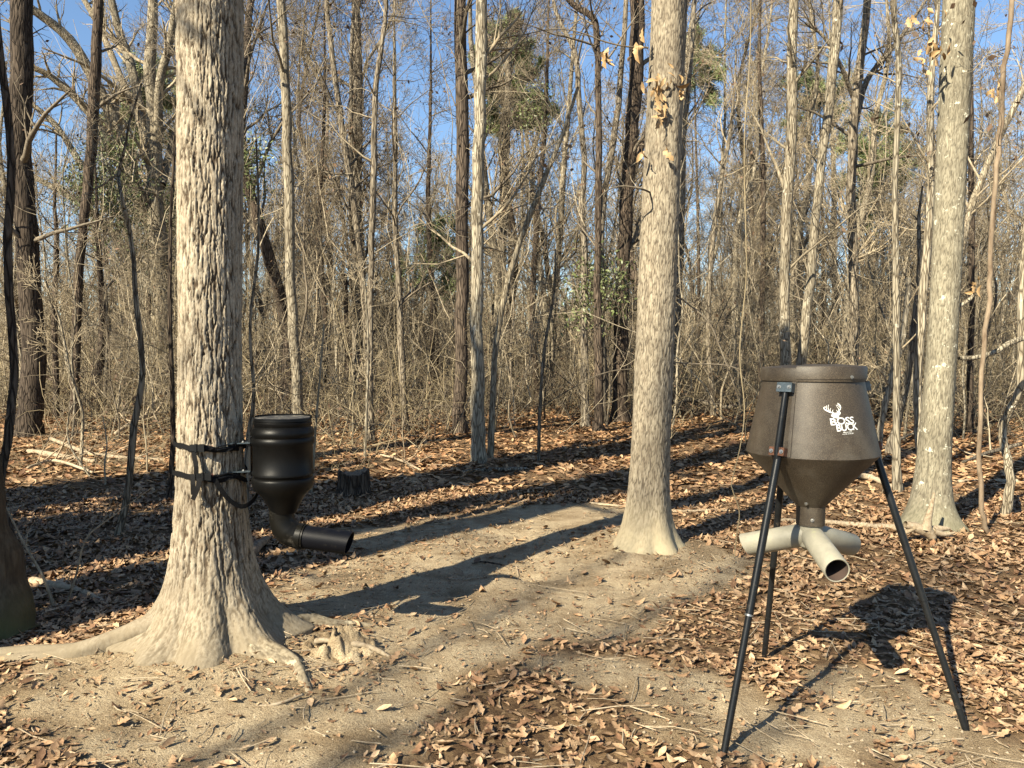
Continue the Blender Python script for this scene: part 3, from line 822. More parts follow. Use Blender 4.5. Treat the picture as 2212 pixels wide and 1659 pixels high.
key_tree([(1036, 1000, 34), (1032, 850, 30), (1030, 700, 27), (1031, 500, 26), (1037, 225, 25), (1041, 0, 25)], 'straight pale trunk in the centre beside a leaning stem', 'pale', 'twig', top=14, seed=19, flare=1.2)
key_tree([(1058, 985, 15), (1063, 900, 14), (1072, 740, 13), (1106, 575, 12), (1171, 400, 11), (1216, 285, 9), (1248, 190, 6)], 'slanting thin trunk leaning right from the pale centre tree', 'pale', 'twig', depth=11.6, seed=20, flare=1.1, branches=5, blen=1.0, leaves=30, t0=.6)
key_tree([(1163, 997, 8), (1166, 880, 8), (1178, 740, 7), (1196, 640, 6), (1200, 540, 4)], 'thin sapling alone on the leaves between centre pair and middle oak', 'grey', 'twig', seed=21, branches=7, blen=.8, leaves=0, name='sapling', cat='sapling', sides=7, flare=1)
key_tree([(1266, 905, 20), (1261, 750, 16), (1263, 550, 13), (1256, 450, 13), (1262, 350, 12), (1251, 225, 12), (1242, 115, 11), (1200, 20, 8)], 'wavy thin trunk, leftmost of the group left of the middle oak', 'grey', 'twigd', depth=17, top=13, seed=22, branches=10, leaves=120)
key_tree([(1293, 915, 24), (1292, 750, 19), (1291, 575, 15), (1293, 350, 14), (1293, 200, 13), (1290, 80, 14), (1278, 38, 14), (1240, 10, 13), (1215, -20, 12)], 'dark trunk whose top hooks to the left near the middle oak', 'dark', 'twigd', depth=16, seed=23, branches=10, leaves=120)
key_tree([(1303, 905, 14), (1298, 600, 13), (1303, 450, 13), (1326, 300, 14), (1341, 175, 12), (1352, 0, 10)], 'thin trunk slanting right across the gap near the middle oak', 'grey', 'twigd', depth=17.5, top=14, seed=24, branches=10, leaves=100)
key_tree([(1338, 905, 44), (1340, 750, 31), (1345, 620, 29), (1351, 500, 28), (1358, 350, 29), (1371, 200, 30), (1378, 0, 30)], 'thick dark ridged trunk immediately left of the middle oak', 'dark', 'twigd', depth=18, top=18, seed=25, branches=12, leaves=100)
key_tree([(1458, 890, 18), (1463, 700, 14), (1473, 475, 14), (1478, 300, 13), (1492, 120, 10), (1500, 0, 8)], 'slim grey trunk half hidden behind the middle oak right side', 'grey', 'twigd', depth=20, top=14, seed=26, branches=12, leaves=80)
key_tree([(1690, 905, 26), (1692, 800, 24), (1697, 650, 22), (1700, 500, 22), (1708, 250, 22), (1713, 0, 19)], 'tall pale straight trunk rising behind the feeder hopper left side', 'pale', 'twig', depth=14, top=17, seed=27, leaves=40)
key_tree([(1718, 900, 24), (1727, 830, 22), (1740, 700, 20), (1761, 500, 19), (1777, 350, 18), (1794, 200, 20), (1812, 0, 20)], 'tall pale trunk leaning right above the feeder hopper', 'pale', 'twig', depth=14.5, top=17, seed=28, leaves=40)
key_tree([(1850, 900, 24), (1846, 780, 22), (1844, 650, 20), (1839, 450, 19), (1842, 275, 19), (1855, 150, 17), (1875, 0, 15)], 'grey forking tree above the right side of the feeder hopper', 'grey', 'twigd', depth=16, top=15, seed=29, leaves=60,
         limbs=[[(1842, 300, 14, 0), (1870, 180, 12, .3), (1915, 120, 10, .6), (1960, 60, 8, 1), (2000, 0, 6, 1)], [(1842, 210, 10, 0), (1820, 150, 9, -.3), (1780, 80, 7, -.5), (1740, 50, 5, -.6)]])
key_tree([(1939, 1062, 17), (1938, 900, 14), (1936, 625, 14), (1940, 400, 12), (1942, 150, 12), (1930, 0, 11)], 'slim whitish tree, left of two in front of lichen-patched trunk', 'pale', 'twig', top=9, seed=30, branches=9, blen=1.4, leaves=20)
key_tree([(1986, 1040, 20), (1990, 850, 18), (1994, 700, 18), (2006, 450, 15), (2014, 200, 13), (2026, 0, 10)], 'slim whitish tree hugging the left side of the lichen-patched trunk', 'pale', 'twig', top=10, seed=31, branches=9, blen=1.4, leaves=60)
key_tree([(1895, 955, 16), (1904, 920, 14), (1924, 830, 14), (1945, 720, 12), (1962, 600, 10)], 'leaning pale stem beside the right rim of the feeder hopper', 'pale', 'twig', depth=11.5, seed=32, branches=6, blen=.9, leaves=0, flare=1.1, name='sapling', cat='sapling', sides=8)
key_tree([(1920, 990, 18), (1937, 900, 14), (1959, 820, 14), (1972, 700, 14), (1982, 575, 11), (1990, 470, 7), (1996, 400, 3)], 'brown leaning stem behind the two slim whitish trees', 'grey', 'twigd', depth=12.5, seed=33, branches=6, blen=1.2, leaves=0)
key_tree([(2144, 1156, 10), (2120, 1115, 10), (2113, 1030, 10), (2112, 855, 9), (2134, 675, 10), (2139, 550, 10), (2144, 375, 10), (2165, 275, 12), (2159, 150, 10), (2175, 0, 10)], 'twisting reddish vine stem right of the lichen-patched trunk', 'vine', 'twig', seed=34, top=7, branches=7, blen=.8, leaves=30, flare=1.0, name='woody_vine', cat='vine')
key_tree([(2169, 1115, 21), (2174, 1030, 17), (2184, 930, 16), (2196, 830, 16), (2204, 625, 15), (2225, 400, 13), (2240, 100, 10)], 'curved slim pale tree at the right edge of the view', 'pale', 'twig', seed=35, top=6, branches=7, blen=1.0, leaves=0, flare=1.1)
key_tree([(2040, 900, 18), (2060, 640, 15), (2089, 500, 15), (2124, 390, 14), (2165, 290, 13), (2215, 180, 12), (2260, 60, 10)], 'pale trunk slanting right behind the lichen-patched tree', 'pale', 'twig', depth=14, seed=36, branches=8, leaves=60)
key_tree([(2096, 900, 14), (2098, 600, 12), (2094, 300, 11), (2098, 0, 9)], 'thin dark trunk showing along the right side of lichen-patched tree', 'dark', 'twigd', depth=15, top=13, seed=37, branches=10, leaves=120)
key_tree([(1640, 900, 14), (1645, 650, 12), (1650, 400, 11), (1640, 150, 8)], 'slim dark trunk between the middle oak and the pale straight trunk', 'dark', 'twigd', depth=20, top=12, seed=38, branches=12, leaves=120)
key_tree([(1540, 900, 12), (1530, 700, 11), (1545, 480, 10), (1575, 300, 8)], 'slim grey tree bending right in the gap beyond the middle oak', 'grey', 'twig', depth=19, top=9, seed=39, branches=12, leaves=100)
key_tree([(1165, 905, 14), (1150, 700, 13), (1160, 480, 12), (1178, 250, 9)], 'slim brown tree behind the slanting thin trunk', 'dark', 'twigd', depth=22, top=13, seed=40, branches=12, leaves=150)
key_tree([(1060, 905, 24), (1080, 600, 22), (1090, 350, 18), (1100, 150, 12)], 'shaggy brown tree filling the gap right of the pale centre trunk', 'grey', 'twigd', depth=26, top=13, seed=41, branches=16, leaves=300)
key_tree([(930, 905, 13), (935, 700, 12), (925, 450, 10), (930, 250, 7)], 'slim brown tree just left of the straight dark scaly trunk', 'dark', 'twigd', depth=23, top=12, seed=42, branches=14, leaves=200)
key_tree([(700, 905, 12), (705, 700, 11), (690, 500, 10), (700, 250, 7)], 'thin brown tree just right of the tree behind barrel feeder', 'dark', 'twigd', depth=22, top=12, seed=43, branches=12, leaves=120)
key_tree([(120, 900, 13), (118, 700, 12), (122, 520, 9)], 'thin dark trunk between the two dark trunks at left', 'dark', 'twigd', depth=19, top=7, seed=44, branches=10, leaves=60)
key_tree([(215, 905, 22), (212, 850, 20), (222, 700, 14), (215, 560, 10)], 'short dark trunk left of the spreading pale tree base', 'dark', 'twigd', depth=20, top=7, seed=45, branches=10, leaves=60)

# trees behind the photographer's left shoulder: they cast the shade in the picture
def shade_tree(x, y, r, h, label, seed, lean=(0, 0), nb=9, t0=.45, mat='dark'):
    rg = np.random.default_rng(seed)
    z0 = float(gh(x, y)); t = empty('bare_tree', (x, y, z0-.05), label, 'tree')
    W = [Vector((lean[0]*s, lean[1]*s, h*s)) for s in np.linspace(0, 1, 8)]
    for w in W[1:]: w.x += rg.normal()*.12; w.y += rg.normal()*.12
    P, R = resample(W, [r*1.3]+[r*(1-.55*s**1.5) for s in np.linspace(.1, 1, 7)], 30)
    V, Q = tubes_sm(P, R, 12, seed); np_obj('trunk', V, Q, mats=[M[mat]], parent=t)
    add_crown(t, P, R, rg, [(nb, 3.4, 1.0, 7, 5), (6, 1.5, .75, 5, 3), (4, .6, .7, 3, 3)], M['twigd'], t0)
    return t
shade_tree(-5.45, 1.40, .30, 14, 'stout dark tree off to the left of the dark mossy trunk', 201, nb=12)
shade_tree(-6.2, 1.3, .24, 17, 'tall tree off left near the stout dark one', 208, nb=12, t0=.4)
shade_tree(-6.3, 2.95, .33, 18, 'dark tree beyond the left edge shading the leaves', 202, nb=14, t0=.3)
shade_tree(-6.9, 3.0, .33, 19, 'stout dark tree farther beyond the left edge', 203, nb=14, t0=.3)
shade_tree(-6.9, 1.9, .2, 13, 'slim dark tree set back beyond the left edge', 204, nb=14, t0=.25)
shade_tree(-10.0, -8.3, .06, 15, 'tall twiggy tree well behind the viewer at left', 205, nb=26, t0=.62, mat='grey')
shade_tree(-10.6, -8.0, .05, 15, 'second tall twiggy tree well behind the viewer at left', 209, nb=26, t0=.6, mat='grey')
shade_tree(-9.2, -9.3, .055, 15, 'third tall twiggy tree well behind the viewer at left', 210, nb=26, t0=.6, mat='grey')
shade_tree(-9.4, 4.6, .3, 15, 'stout tree deep in the woods off left', 206, nb=14, t0=.3)
shade_tree(-3.4, -4.2, .16, 13, 'slim tree directly behind the viewer', 207, nb=7, t0=.55)

# ------------------------------------------------------------------ the woods behind: copies of a few kinds
def template_tree(name, h, r, nb, mat, tmat, seed, t0, blen, spread, leaves, lab, cat='tree', group=None):
    rg = np.random.default_rng(seed)
    t = empty(name, (0, 0, 0), lab, cat, group)
    k = 9
    W = np.zeros((k, 3)); W[:, 2] = np.linspace(-.1, h, k)
    W[1:, :2] = np.cumsum(rg.normal(size=(k-1, 2))*h*.019, axis=0)
    R = r*(1-.8*np.linspace(0, 1, k)**1.1); R[0] *= 1.3
    P, R = resample(W, R, 18)
    V, Q = tubes_sm(P, R, 8, seed); np_obj('trunk', V, Q, mats=[M[mat]], parent=t)
    p1, r1, _ = grow(P[None], R[None], nb, t0, .98, blen, spread, 7, rg, up=.5, rr=.42, lenexp=.6)
    p2, r2, _ = grow(p1, r1, 6, .15, 1, blen*.5, .7, 5, rg, up=.25, rr=.6)
    p3, r3, _ = grow(p2, r2, 6, .15, 1, blen*.24, .65, 3, rg, up=.15, rr=.65)
    p4, r4, _ = grow(p3, r3, 2, .2, 1, blen*.14, .6, 2, rg, rr=.8)
    V, Q = merge([tubes(p1, np.maximum(r1, .008), 4), tubes(p2, np.maximum(r2, .006), 3), tubes(p3, np.maximum(r3, .005), 3), tubes(p4, np.maximum(r4, .005), 3)])
    np_obj('branches', V, Q, mats=[M[tmat]], parent=t)
    if leaves:
        V, Q = leafquads(p3, .09, rg, leaves//2); np_obj('dead_leaves', V, Q, mats=[M['hangleaf']], parent=t, smooth=False)
    return t

def copy_thing(o):
    c = o.copy(); COL.objects.link(c)
    for ch in o.children:
        d = ch.copy(); COL.objects.link(d); d.parent = c
    return c

KIND = [('tall pale bare tree far back in the woods', 16, .17, 26, 'pale', 'twig', .30, 3.2, .85, 150),
        ('grey bare tree with fine upright twigs far back in the woods', 14, .13, 30, 'grey', 'twig', .22, 2.8, .7, 250),
        ('dark bare tree with many side branches far back in the woods', 15, .15, 28, 'dark', 'twigd', .25, 3.0, .95, 300),
        ('slim grey bare tree with a narrow crown far back in the woods', 13, .09, 26, 'grey', 'twig', .2, 2.0, .6, 200),
        ('bare tree with twiggy brownish crown far back in the woods', 12, .11, 32, 'grey', 'twigd', .12, 2.6, .8, 500),
        ('thin pale straight tree far back in the woods', 15, .10, 22, 'pale', 'twig', .35, 2.2, .7, 80)]
protos = [template_tree('bare_tree', h, r, nb, m1, m2, 300+i, t0, bl, sp, lv, lab, group='trees of the far woods: '+lab.split(' far')[0]) for i, (lab, h, r, nb, m1, m2, t0, bl, sp, lv) in enumerate(KIND)]
rp = random.Random(21)
placed = []
def far_spot(y0, y1, md):
    for _ in range(400):
        Y = math.sqrt(rp.uniform(y0*y0, y1*y1)); X = rp.uniform(-.74*Y-1, .74*Y+1)
        if all((X-a)**2+(Y-b)**2 > md*md for a, b in placed[-260:]):
            placed.append((X, Y)); return X, Y
    return None
LAND = [(150, 'behind the dark trunks at far left'), (390, 'around the spreading pale tree at left'), (530, 'right behind the big oak'), (700, 'above the barrel feeder'), (860, 'above the stump'),
        (1060, 'behind the dark and pale centre pair'), (1250, 'right of the slanting centre trunk'), (1385, 'behind the dark group left of the middle oak'), (1470, 'right behind the middle oak'),
        (1640, 'in the gap right of the middle oak'), (1900, 'above the tripod feeder'), (2070, 'around the lichen-patched tree'), (99999, 'beyond the right edge trees')]
def whereis(X, Y):
    p = CX+FPX*X/Y
    for a, b in LAND:
        if p < a: return b
def short(a, b):
    t = a+b
    return t if len(t.split()) <= 16 else a if len(a.split()) <= 16 else a.replace(' with ', ', ').replace('many ', '').replace('fine ', '')
used = [False]*len(protos)
NT = 0
bands = [(20, 32, 34, 1.8), (32, 50, 70, 2.0), (50, 85, 90, 2.6)]
for y0, y1, n_, md in bands:
    for q in range(n_):
        s_ = far_spot(y0, y1, md)
        if not s_: continue
        X, Y = s_
        # keep the open patch of sky in the upper centre-left
        pxx = CX+FPX*X/Y
        i = rp.randrange(len(protos)); sc = rp.uniform(.75, 1.2)
        if 850 < pxx < 990 or 40 < pxx < 300: sc *= .58
        lab = short(KIND[i][0].split(' far back')[0]+' '+whereis(X, Y), ', nearest row' if Y < 32 else ', middle row' if Y < 50 else ', far row')
        if not used[i]: o = protos[i]; used[i] = True
        else: o = copy_thing(protos[i])
        o.location = (X, Y, float(gh(X, Y))); o.rotation_euler = (rp.gauss(0, .06), rp.gauss(0, .06), rp.random()*6.28)
        o.scale = (sc, sc, sc*rp.uniform(.9, 1.15)); NT += 1; o['label'] = lab

# saplings of the understorey
SK = [('thin bare grey sapling in the brushy edge of the woods', 4.5, .022, 14, 'twig', 'twig', 1.3),
      ('thin dark sapling in the brushy edge of the woods', 6.0, .032, 16, 'twigd', 'twigd', 1.6),
      ('spindly tan sapling with long whippy twigs at the woods edge', 3.6, .016, 12, 'brush', 'brush', 1.4),
      ('tall thin pale sapling in the brushy edge of the woods', 7.5, .036, 16, 'pale', 'twig', 1.7)]
sp = []
for i, (lab, h, r, nb, m1, m2, bl) in enumerate(SK):
    rg = np.random.default_rng(400+i)
    t = empty('sapling', (0, 0, 0), lab, 'sapling', 'saplings of the woods edge: '+lab.split(' in the')[0].split(' at the')[0])
    W = np.zeros((8, 3)); W[:, 2] = np.linspace(-.05, h, 8); W[1:, :2] = np.cumsum(rg.normal(size=(7, 2))*h*.018, axis=0)
    P, R = resample(W, r*(1-.7*np.linspace(0, 1, 8)), 16)
    V, Q = tubes_sm(P, R, 6, i); np_obj('trunk', V, Q, mats=[M[m1]], parent=t)
    p1, r1, _ = grow(P[None], R[None], nb, .15, .98, bl, .7, 6, rg, up=.5, rr=.5)
    p2, r2, _ = grow(p1, r1, 5, .15, 1, bl*.45, .7, 4, rg, up=.2, rr=.7)
    p3, r3, _ = grow(p2, r2, 3, .15, 1, bl*.2, .7, 3, rg, up=.1, rr=.7)
    np_obj('branches', *merge([tubes(p1, np.maximum(r1, .004), 3), tubes(p2, np.maximum(r2, .0032), 3), tubes(p3, np.maximum(r3, .003), 3)]), mats=[M[m2]], parent=t)
    V, Q = leafquads(p3, .07, rg, 30 if i < 2 else 12); np_obj('dead_leaves', V, Q, mats=[M['hangleaf']], parent=t, smooth=False)
    sp.append(t)
uu = [False]*4
placed = []
for y0, y1, n_, md in [(13.5, 19, 40, .6), (17, 26, 120, .5), (24, 34, 120, .6)]:
    for q in range(n_):
        s_ = far_spot(y0, y1, md)
        if not s_: continue
        X, Y = s_; i = rp.randrange(4)
        if not uu[i]: o = sp[i]; uu[i] = True
        else: o = copy_thing(sp[i])
        sc = rp.uniform(.6, 1.25)
        if Y < 17: sc *= .65
        o['label'] = SK[i][0].split(' in the')[0].split(' at the')[0]+(' '+whereis(X, Y)); o['label'] = short(o['label'], ', at the front' if Y < 18 else ', in the brush' if Y < 25 else ', far back')
        o.location = (X, Y, float(gh(X, Y))); o.rotation_euler = (rp.gauss(0, .09), rp.gauss(0, .09), rp.random()*6.28); o.scale = (sc,)*3

# ------------------------------------------------------------------ undergrowth: brush, vines, whips (stuff)
def whips(n, y0, y1, h0, h1, rg, r0, lean=.25, k=6, wig=.13, edge=None, xlim=.76):
    Y = np.sqrt(y0**2+(y1**2-y0**2)*rg.random(n)); X = (rg.random(n)*2-1)*(xlim*Y+1)
    if edge is not None:
        kp = rg.random(n) < edge(X, Y); X = X[kp]; Y = Y[kp]; n = len(X)
    L = h0+(h1-h0)*rg.random(n)**1.7
    D = rg.normal(size=(n, 3))*lean; D[:, 2] = 1; D /= np.linalg.norm(D, axis=1, keepdims=True)
    P = np.empty((n, k, 3)); P[:, 0] = np.stack([X, Y, gh(X, Y)-.03], -1)
    for q in range(1, k):
        D = D+rg.normal(size=(n, 3))*wig; D /= np.linalg.norm(D, axis=1, keepdims=True)
        P[:, q] = P[:, q-1]+D*(L/(k-1))[:, None]
    gz = gh(P[..., 0], P[..., 1]); P[..., 2] = np.maximum(P[..., 2], gz-.02)
    R = (r0*(.6+.8*rg.random(n)))[:, None]*np.linspace(1, .4, k)[None]
    return P, R
rb = np.random.default_rng(55)
edge = lambda X, Y: np.clip((Y-(15.5+2.2*np.sin(X*.45)+1.5*np.sin(X*1.1+1)-2.5*(X < -6)))/3.5, .015, 1)
parts = []; dk = []
P, R = whips(1700, 12, 38, .8, 4.6, rb, .013, .34, 6, .20, edge); parts.append(tubes(P, R, 3))
p2, r2, _ = grow(P, R, 5, .1, 1, 1.1, 1.0, 5, rb, rr=.6, up=.0, wig=.3); parts.append(tubes(p2, np.maximum(r2, .003), 3))
Pb, Rb = whips(3000, 12, 27, .6, 2.8, rb, .0085, 1.2, 7, .36, edge); parts.append(tubes(Pb, Rb, 3))
Pd, Rd = whips(2300, 12.5, 28, .6, 3.2, rb, .011, .9, 7, .3, edge); dk.append(tubes(Pd, Rd, 3)); p4, r4, _ = grow(Pd, Rd, 5, .15, 1, .8, .9, 4, rb, rr=.7, wig=.3); dk.append(tubes(p4, np.maximum(r4, .003), 3))
p3, r3, _ = grow(Pb, Rb, 4, .2, 1, .55, .9, 4, rb, rr=.7, wig=.3); parts.append(tubes(p3, np.maximum(r3, .0028), 3))
V, Q = merge(parts)
o = np_obj('undergrowth', V, Q, mats=[M['brush']])
tag(o, 'tangle of dry tan brush, vines and stems at the edge of the woods', 'brush', kind='stuff')
tag(np_obj('briar_tangle', *merge(dk), mats=[M['twigd']]), 'dark brown briars and dead stems mixed through the tan brush', 'brush', kind='stuff')
tv_ = []; td_ = []
for lst, cnt_, seed_ in ((tv_, 1300, 71), (td_, 800, 72)):
    rv_ = np.random.default_rng(seed_)
    Pv, Rv = whips(cnt_, 15, 36, 2.0, 7.5, rv_, .012, .45, 9, .24)
    lift = rv_.random(len(Pv))**1.3*5.5*(rv_.random(len(Pv)) > .35); Pv[:, :, 2] += lift[:, None]
    sag = np.linspace(0, 1, 9)*(1-np.linspace(0, 1, 9)); Pv[:, :, 2] += (sag[None]*rv_.normal(size=(len(Pv), 1))*2.0)
    Pv[:, :, 2] = np.maximum(Pv[:, :, 2], gh(Pv[..., 0], Pv[..., 1]))
    lst.append(tubes(Pv, Rv, 3)); pv2, rv2, _ = grow(Pv, Rv, 5, .1, 1, 1.3, .9, 5, rv_, rr=.6, wig=.28); lst.append(tubes(pv2, np.maximum(rv2, .005), 3))
tag(np_obj('vine_tangle', *merge(tv_), mats=[M['twig']]), 'pale vines and thin crossing branches strung between the trees', 'vines', kind='stuff')
tag(np_obj('dead_vine_tangle', *merge(td_), mats=[M['twigd']]), 'dark dead vines and branches strung between the trees', 'vines', kind='stuff')
# sunlit dry grass and sticks of the left clearing
ng = 1500; rg_ = np.random.default_rng(88); Yg = 10.3+5.5*rg_.random(ng); Xg = -Yg*(.16+.54*rg_.random(ng))
Dg = rg_.normal(size=(ng, 3))*.9; Dg[:, 2] = 1; Dg /= np.linalg.norm(Dg, axis=1, keepdims=True); Lg = .12+.4*rg_.random(ng)**2
Pg = np.empty((ng, 5, 3)); Pg[:, 0] = np.stack([Xg, Yg, gh(Xg, Yg)], -1)
for q in range(1, 5): Dg = Dg+rg_.normal(size=(ng, 3))*.25; Dg[:, 2] -= .12; Dg /= np.linalg.norm(Dg, axis=1, keepdims=True); Pg[:, q] = Pg[:, q-1]+Dg*(Lg/4)[:, None]
tag(np_obj('dry_grass', *tubes(Pg, np.full((ng, 5), .0032)*np.linspace(1, .4, 5)[None], 3), mats=[M['brush']]), 'pale dry grass and straw in the sunlit clearing at left', 'grass', kind='stuff')
# taller tangle farther back
P, R = whips(1200, 28, 60, 2.0, 8.0, rb, .03, .28, 7, .2); pt = [tubes(P, R, 3)]
p2, r2, _ = grow(P, R, 8, .1, 1, 1.8, 1.0, 5, rb, rr=.6, up=.1, wig=.28); pt.append(tubes(p2, np.maximum(r2, .012), 3))
V, Q = merge(pt)
o = np_obj('thicket', V, Q, mats=[M['twig']])
tag(o, 'far mass of grey brown stems and twigs closing off the view', 'thicket', kind='stuff')
# brown leaves caught in brush
V, Q = leafquads(np.concatenate([p3, p3]), .08, rb, 6000, .2)
o = np_obj('caught_leaves', V, Q, mats=[M['hangleaf']], smooth=False)
tag(o, 'brown dead leaves caught in the dry brush', 'leaves', kind='stuff')
# distant wooded rise
hx = np.linspace(-260, 260, 131); hy = np.linspace(85, 240, 32)
HX, HY = np.meshgrid(hx, hy)
HZ = -1+7*np.clip((HY-90)/120, 0, 1)+2.5*(fbm(HX*.02, HY*.02, 4, 3)-.4)
ii = np.arange(HX.size).reshape(HX.shape)
Qh = np.stack([ii[:-1, :-1], ii[:-1, 1:], ii[1:, 1:], ii[1:, :-1]], -1).reshape(-1, 4)
h_ = np_obj('hills', np.stack([HX, HY, HZ], -1).reshape(-1, 3), Qh, mats=[M['ground']], attrs={'sand': np.zeros(HX.size)})
tag(h_, 'low leaf-covered rise beyond the woods', kind='structure')
P, R = whips(1300, 80, 130, 6, 13, rb, .12, .1, 5, .07, xlim=.8)
p2, r2, _ = grow(P, R, 6, .25, 1, 3.5, .7, 4, rb, rr=.6, up=.4)
V, Q = merge([tubes(P, R, 3), tubes(p2, np.maximum(r2, .07), 3)])
o = np_obj('distant_woods', V, Q, mats=[M['twig']])
tag(o, 'distant leafless woods reading as one hazy brown mass', 'woods', kind='stuff')

# ------------------------------------------------------------------ evergreens
def evergreen(px, ytop, ybot, width, Y, label, seed, pine=True, n=2600, name='pine_tree', cat='pine tree', trunkw=10, lean=0):
    rg = np.random.default_rng(seed)
    b = at(px, 880, Y); z0 = float(gh(b.x, Y)); top = at(px+lean, ytop, Y).z; bot = at(px, ybot, Y).z
    t = empty(name, (b.x, Y, z0-.05), label, cat)
    k = 12; W = np.zeros((k, 3)); W[:, 2] = np.linspace(0, top-z0, k); W[:, 0] = np.linspace(0, at(px+lean, ytop, Y).x-b.x, k)+np.sin(np.linspace(0, 5, k))*.08
    R = np.linspace(1, .25, k)*trunkw*.5/FPX*Y
    np_obj('trunk', *tubes_sm(W, R, 8, seed), mats=[M['dark' if pine else 'grey']], parent=t)
    f0 = (bot-z0)/(top-z0)
    wid = width*.5/FPX*Y
    p1, r1, _ = grow(W[None], R[None], 34, f0, .99, wid*2.3, 1.15, 6, rg, up=.25, rr=.3, lenexp=.45, wig=.3)
    p2, r2, _ = grow(p1, r1, 4, .3, 1, wid*.6, .7, 4, rg, rr=.6)
    np_obj('branches', *merge([tubes(p1, np.maximum(r1, .006), 3), tubes(p2, np.maximum(r2, .005), 3)]), mats=[M['twigd']], parent=t)
    ci = rg.integers(0, len(p2), n); kk = rg.integers(1, 4, n)
    C = p2[ci, kk]
    m = 7
    C = np.repeat(C, m, 0); A = rg.normal(size=C.shape); A[:, 2] += .3; A /= np.linalg.norm(A, axis=1, keepdims=True)
    C = C+rg.normal(size=C.shape)*(.05 if pine else .22)
    B = np.cross(A, rg.normal(size=C.shape)); B /= np.linalg.norm(B, axis=1, keepdims=True)
    if pine: l, w = .24, .012
    else: l, w = .11, .022
    l = l*(.7+.6*rg.random(len(C)))[:, None]
    V = np.stack([C-B*w*.3, C+A*l*.5+B*w, C+A*l, C+A*l*.5-B*w], 1).reshape(-1, 3)
    np_obj('needles' if pine else 'leaves', V, np.arange(len(V)).reshape(-1, 4), mats=[M['needles' if pine else 'greenleaf']], parent=t, smooth=False)
    return t
evergreen(1098, 95, 330, 110, 30, 'green-topped pine showing between the centre trunks', 501, n=6500, trunkw=14)
evergreen(1505, 95, 230, 90, 32, 'pine with green crown just right of the middle oak', 502, n=2200)
evergreen(318, 170, 330, 90, 26, 'yellow-green pine top behind the spreading tree limbs', 503, n=1800)
evergreen(1905, 300, 470, 120, 30, 'dark green pine crown behind the two slim whitish trees', 504, n=2400)
evergreen(1775, 180, 350, 120, 34, 'green pine crown behind the tall trunk leaning right', 505, n=2000)
evergreen(225, 350, 520, 110, 21, 'leafy green evergreen tree left of the spreading tree', 506, pine=False, n=560, name='evergreen_tree', cat='evergreen tree', trunkw=8)
evergreen(1165, 195, 270, 46, 22, 'small bright green leafy tree top beside the slanting trunk', 507, pine=False, n=110, name='evergreen_tree', cat='evergreen tree', trunkw=5)
evergreen(1310, 610, 700, 90, 17, 'low green bush beside the dark trunks near middle oak', 508, pine=False, n=170, name='evergreen_bush', cat='bush', trunkw=5)
evergreen(545, 320, 420, 60, 18, 'green leafy growth right beside the big oak trunk', 509, pine=False, n=120, name='evergreen_tree', cat='evergreen tree', trunkw=5)
evergreen(940, 500, 640, 100, 24, 'dull green cedar low among the brown trees', 510, n=900, name='cedar_tree', cat='cedar tree', trunkw=7)
evergreen(330, 400, 640, 110, 24.5, 'sparse yellowish evergreen behind the base of the spreading tree', 511, pine=False, n=380, name='evergreen_tree', cat='evergreen tree', trunkw=7)

def side_cedar(x, y, h, w, label, seed):
    rg = np.random.default_rng(seed); z0 = float(gh(x, y)); t = empty('cedar_tree', (x, y, z0-.05), label, 'cedar tree')
    W = np.zeros((10, 3)); W[:, 2] = np.linspace(0, h, 10); R = np.linspace(.07, .015, 10)
    np_obj('trunk', *tubes_sm(W, R, 8, seed), mats=[M['dark']], parent=t)
    p1, r1, _ = grow(W[None], R[None], 60, .08, .99, w, 1.1, 6, rg, up=.4, rr=.3, lenexp=.75)
    p2, r2, _ = grow(p1, r1, 6, .2, 1, w*.4, .7, 4, rg, rr=.6)
    np_obj('branches', *merge([tubes(p1, np.maximum(r1, .005), 3), tubes(p2, np.maximum(r2, .004), 3)]), mats=[M['twigd']], parent=t)
    n = 5500; C = p2[rg.integers(0, len(p2), n), rg.integers(1, 4, n)]+rg.normal(size=(n, 3))*.07
    A = rg.normal(size=C.shape); A /= np.linalg.norm(A, axis=1, keepdims=True); B = np.cross(A, rg.normal(size=C.shape)); B /= np.linalg.norm(B, axis=1, keepdims=True)
    V = np.stack([C-B*.03, C+A*.07+B*.03, C+A*.15, C+A*.07-B*.03], 1).reshape(-1, 3)
    np_obj('needles', V, np.arange(len(V)).reshape(-1, 4), mats=[M['needles']], parent=t, smooth=False)
side_cedar(-5.9, 4.5, 4.2, 1.5, 'bushy cedar just beyond the left edge beside the mossy trunk', 601)
side_cedar(-7.1, 5.6, 4.8, 1.6, 'taller bushy cedar beyond the left edge', 602)
side_cedar(-7.7, 6.0, 4.4, 1.5, 'bushy cedar farthest beyond the left edge', 603)
side_cedar(-6.9, 3.6, 5.4, 1.5, 'dense cedar standing well off to the left', 604)

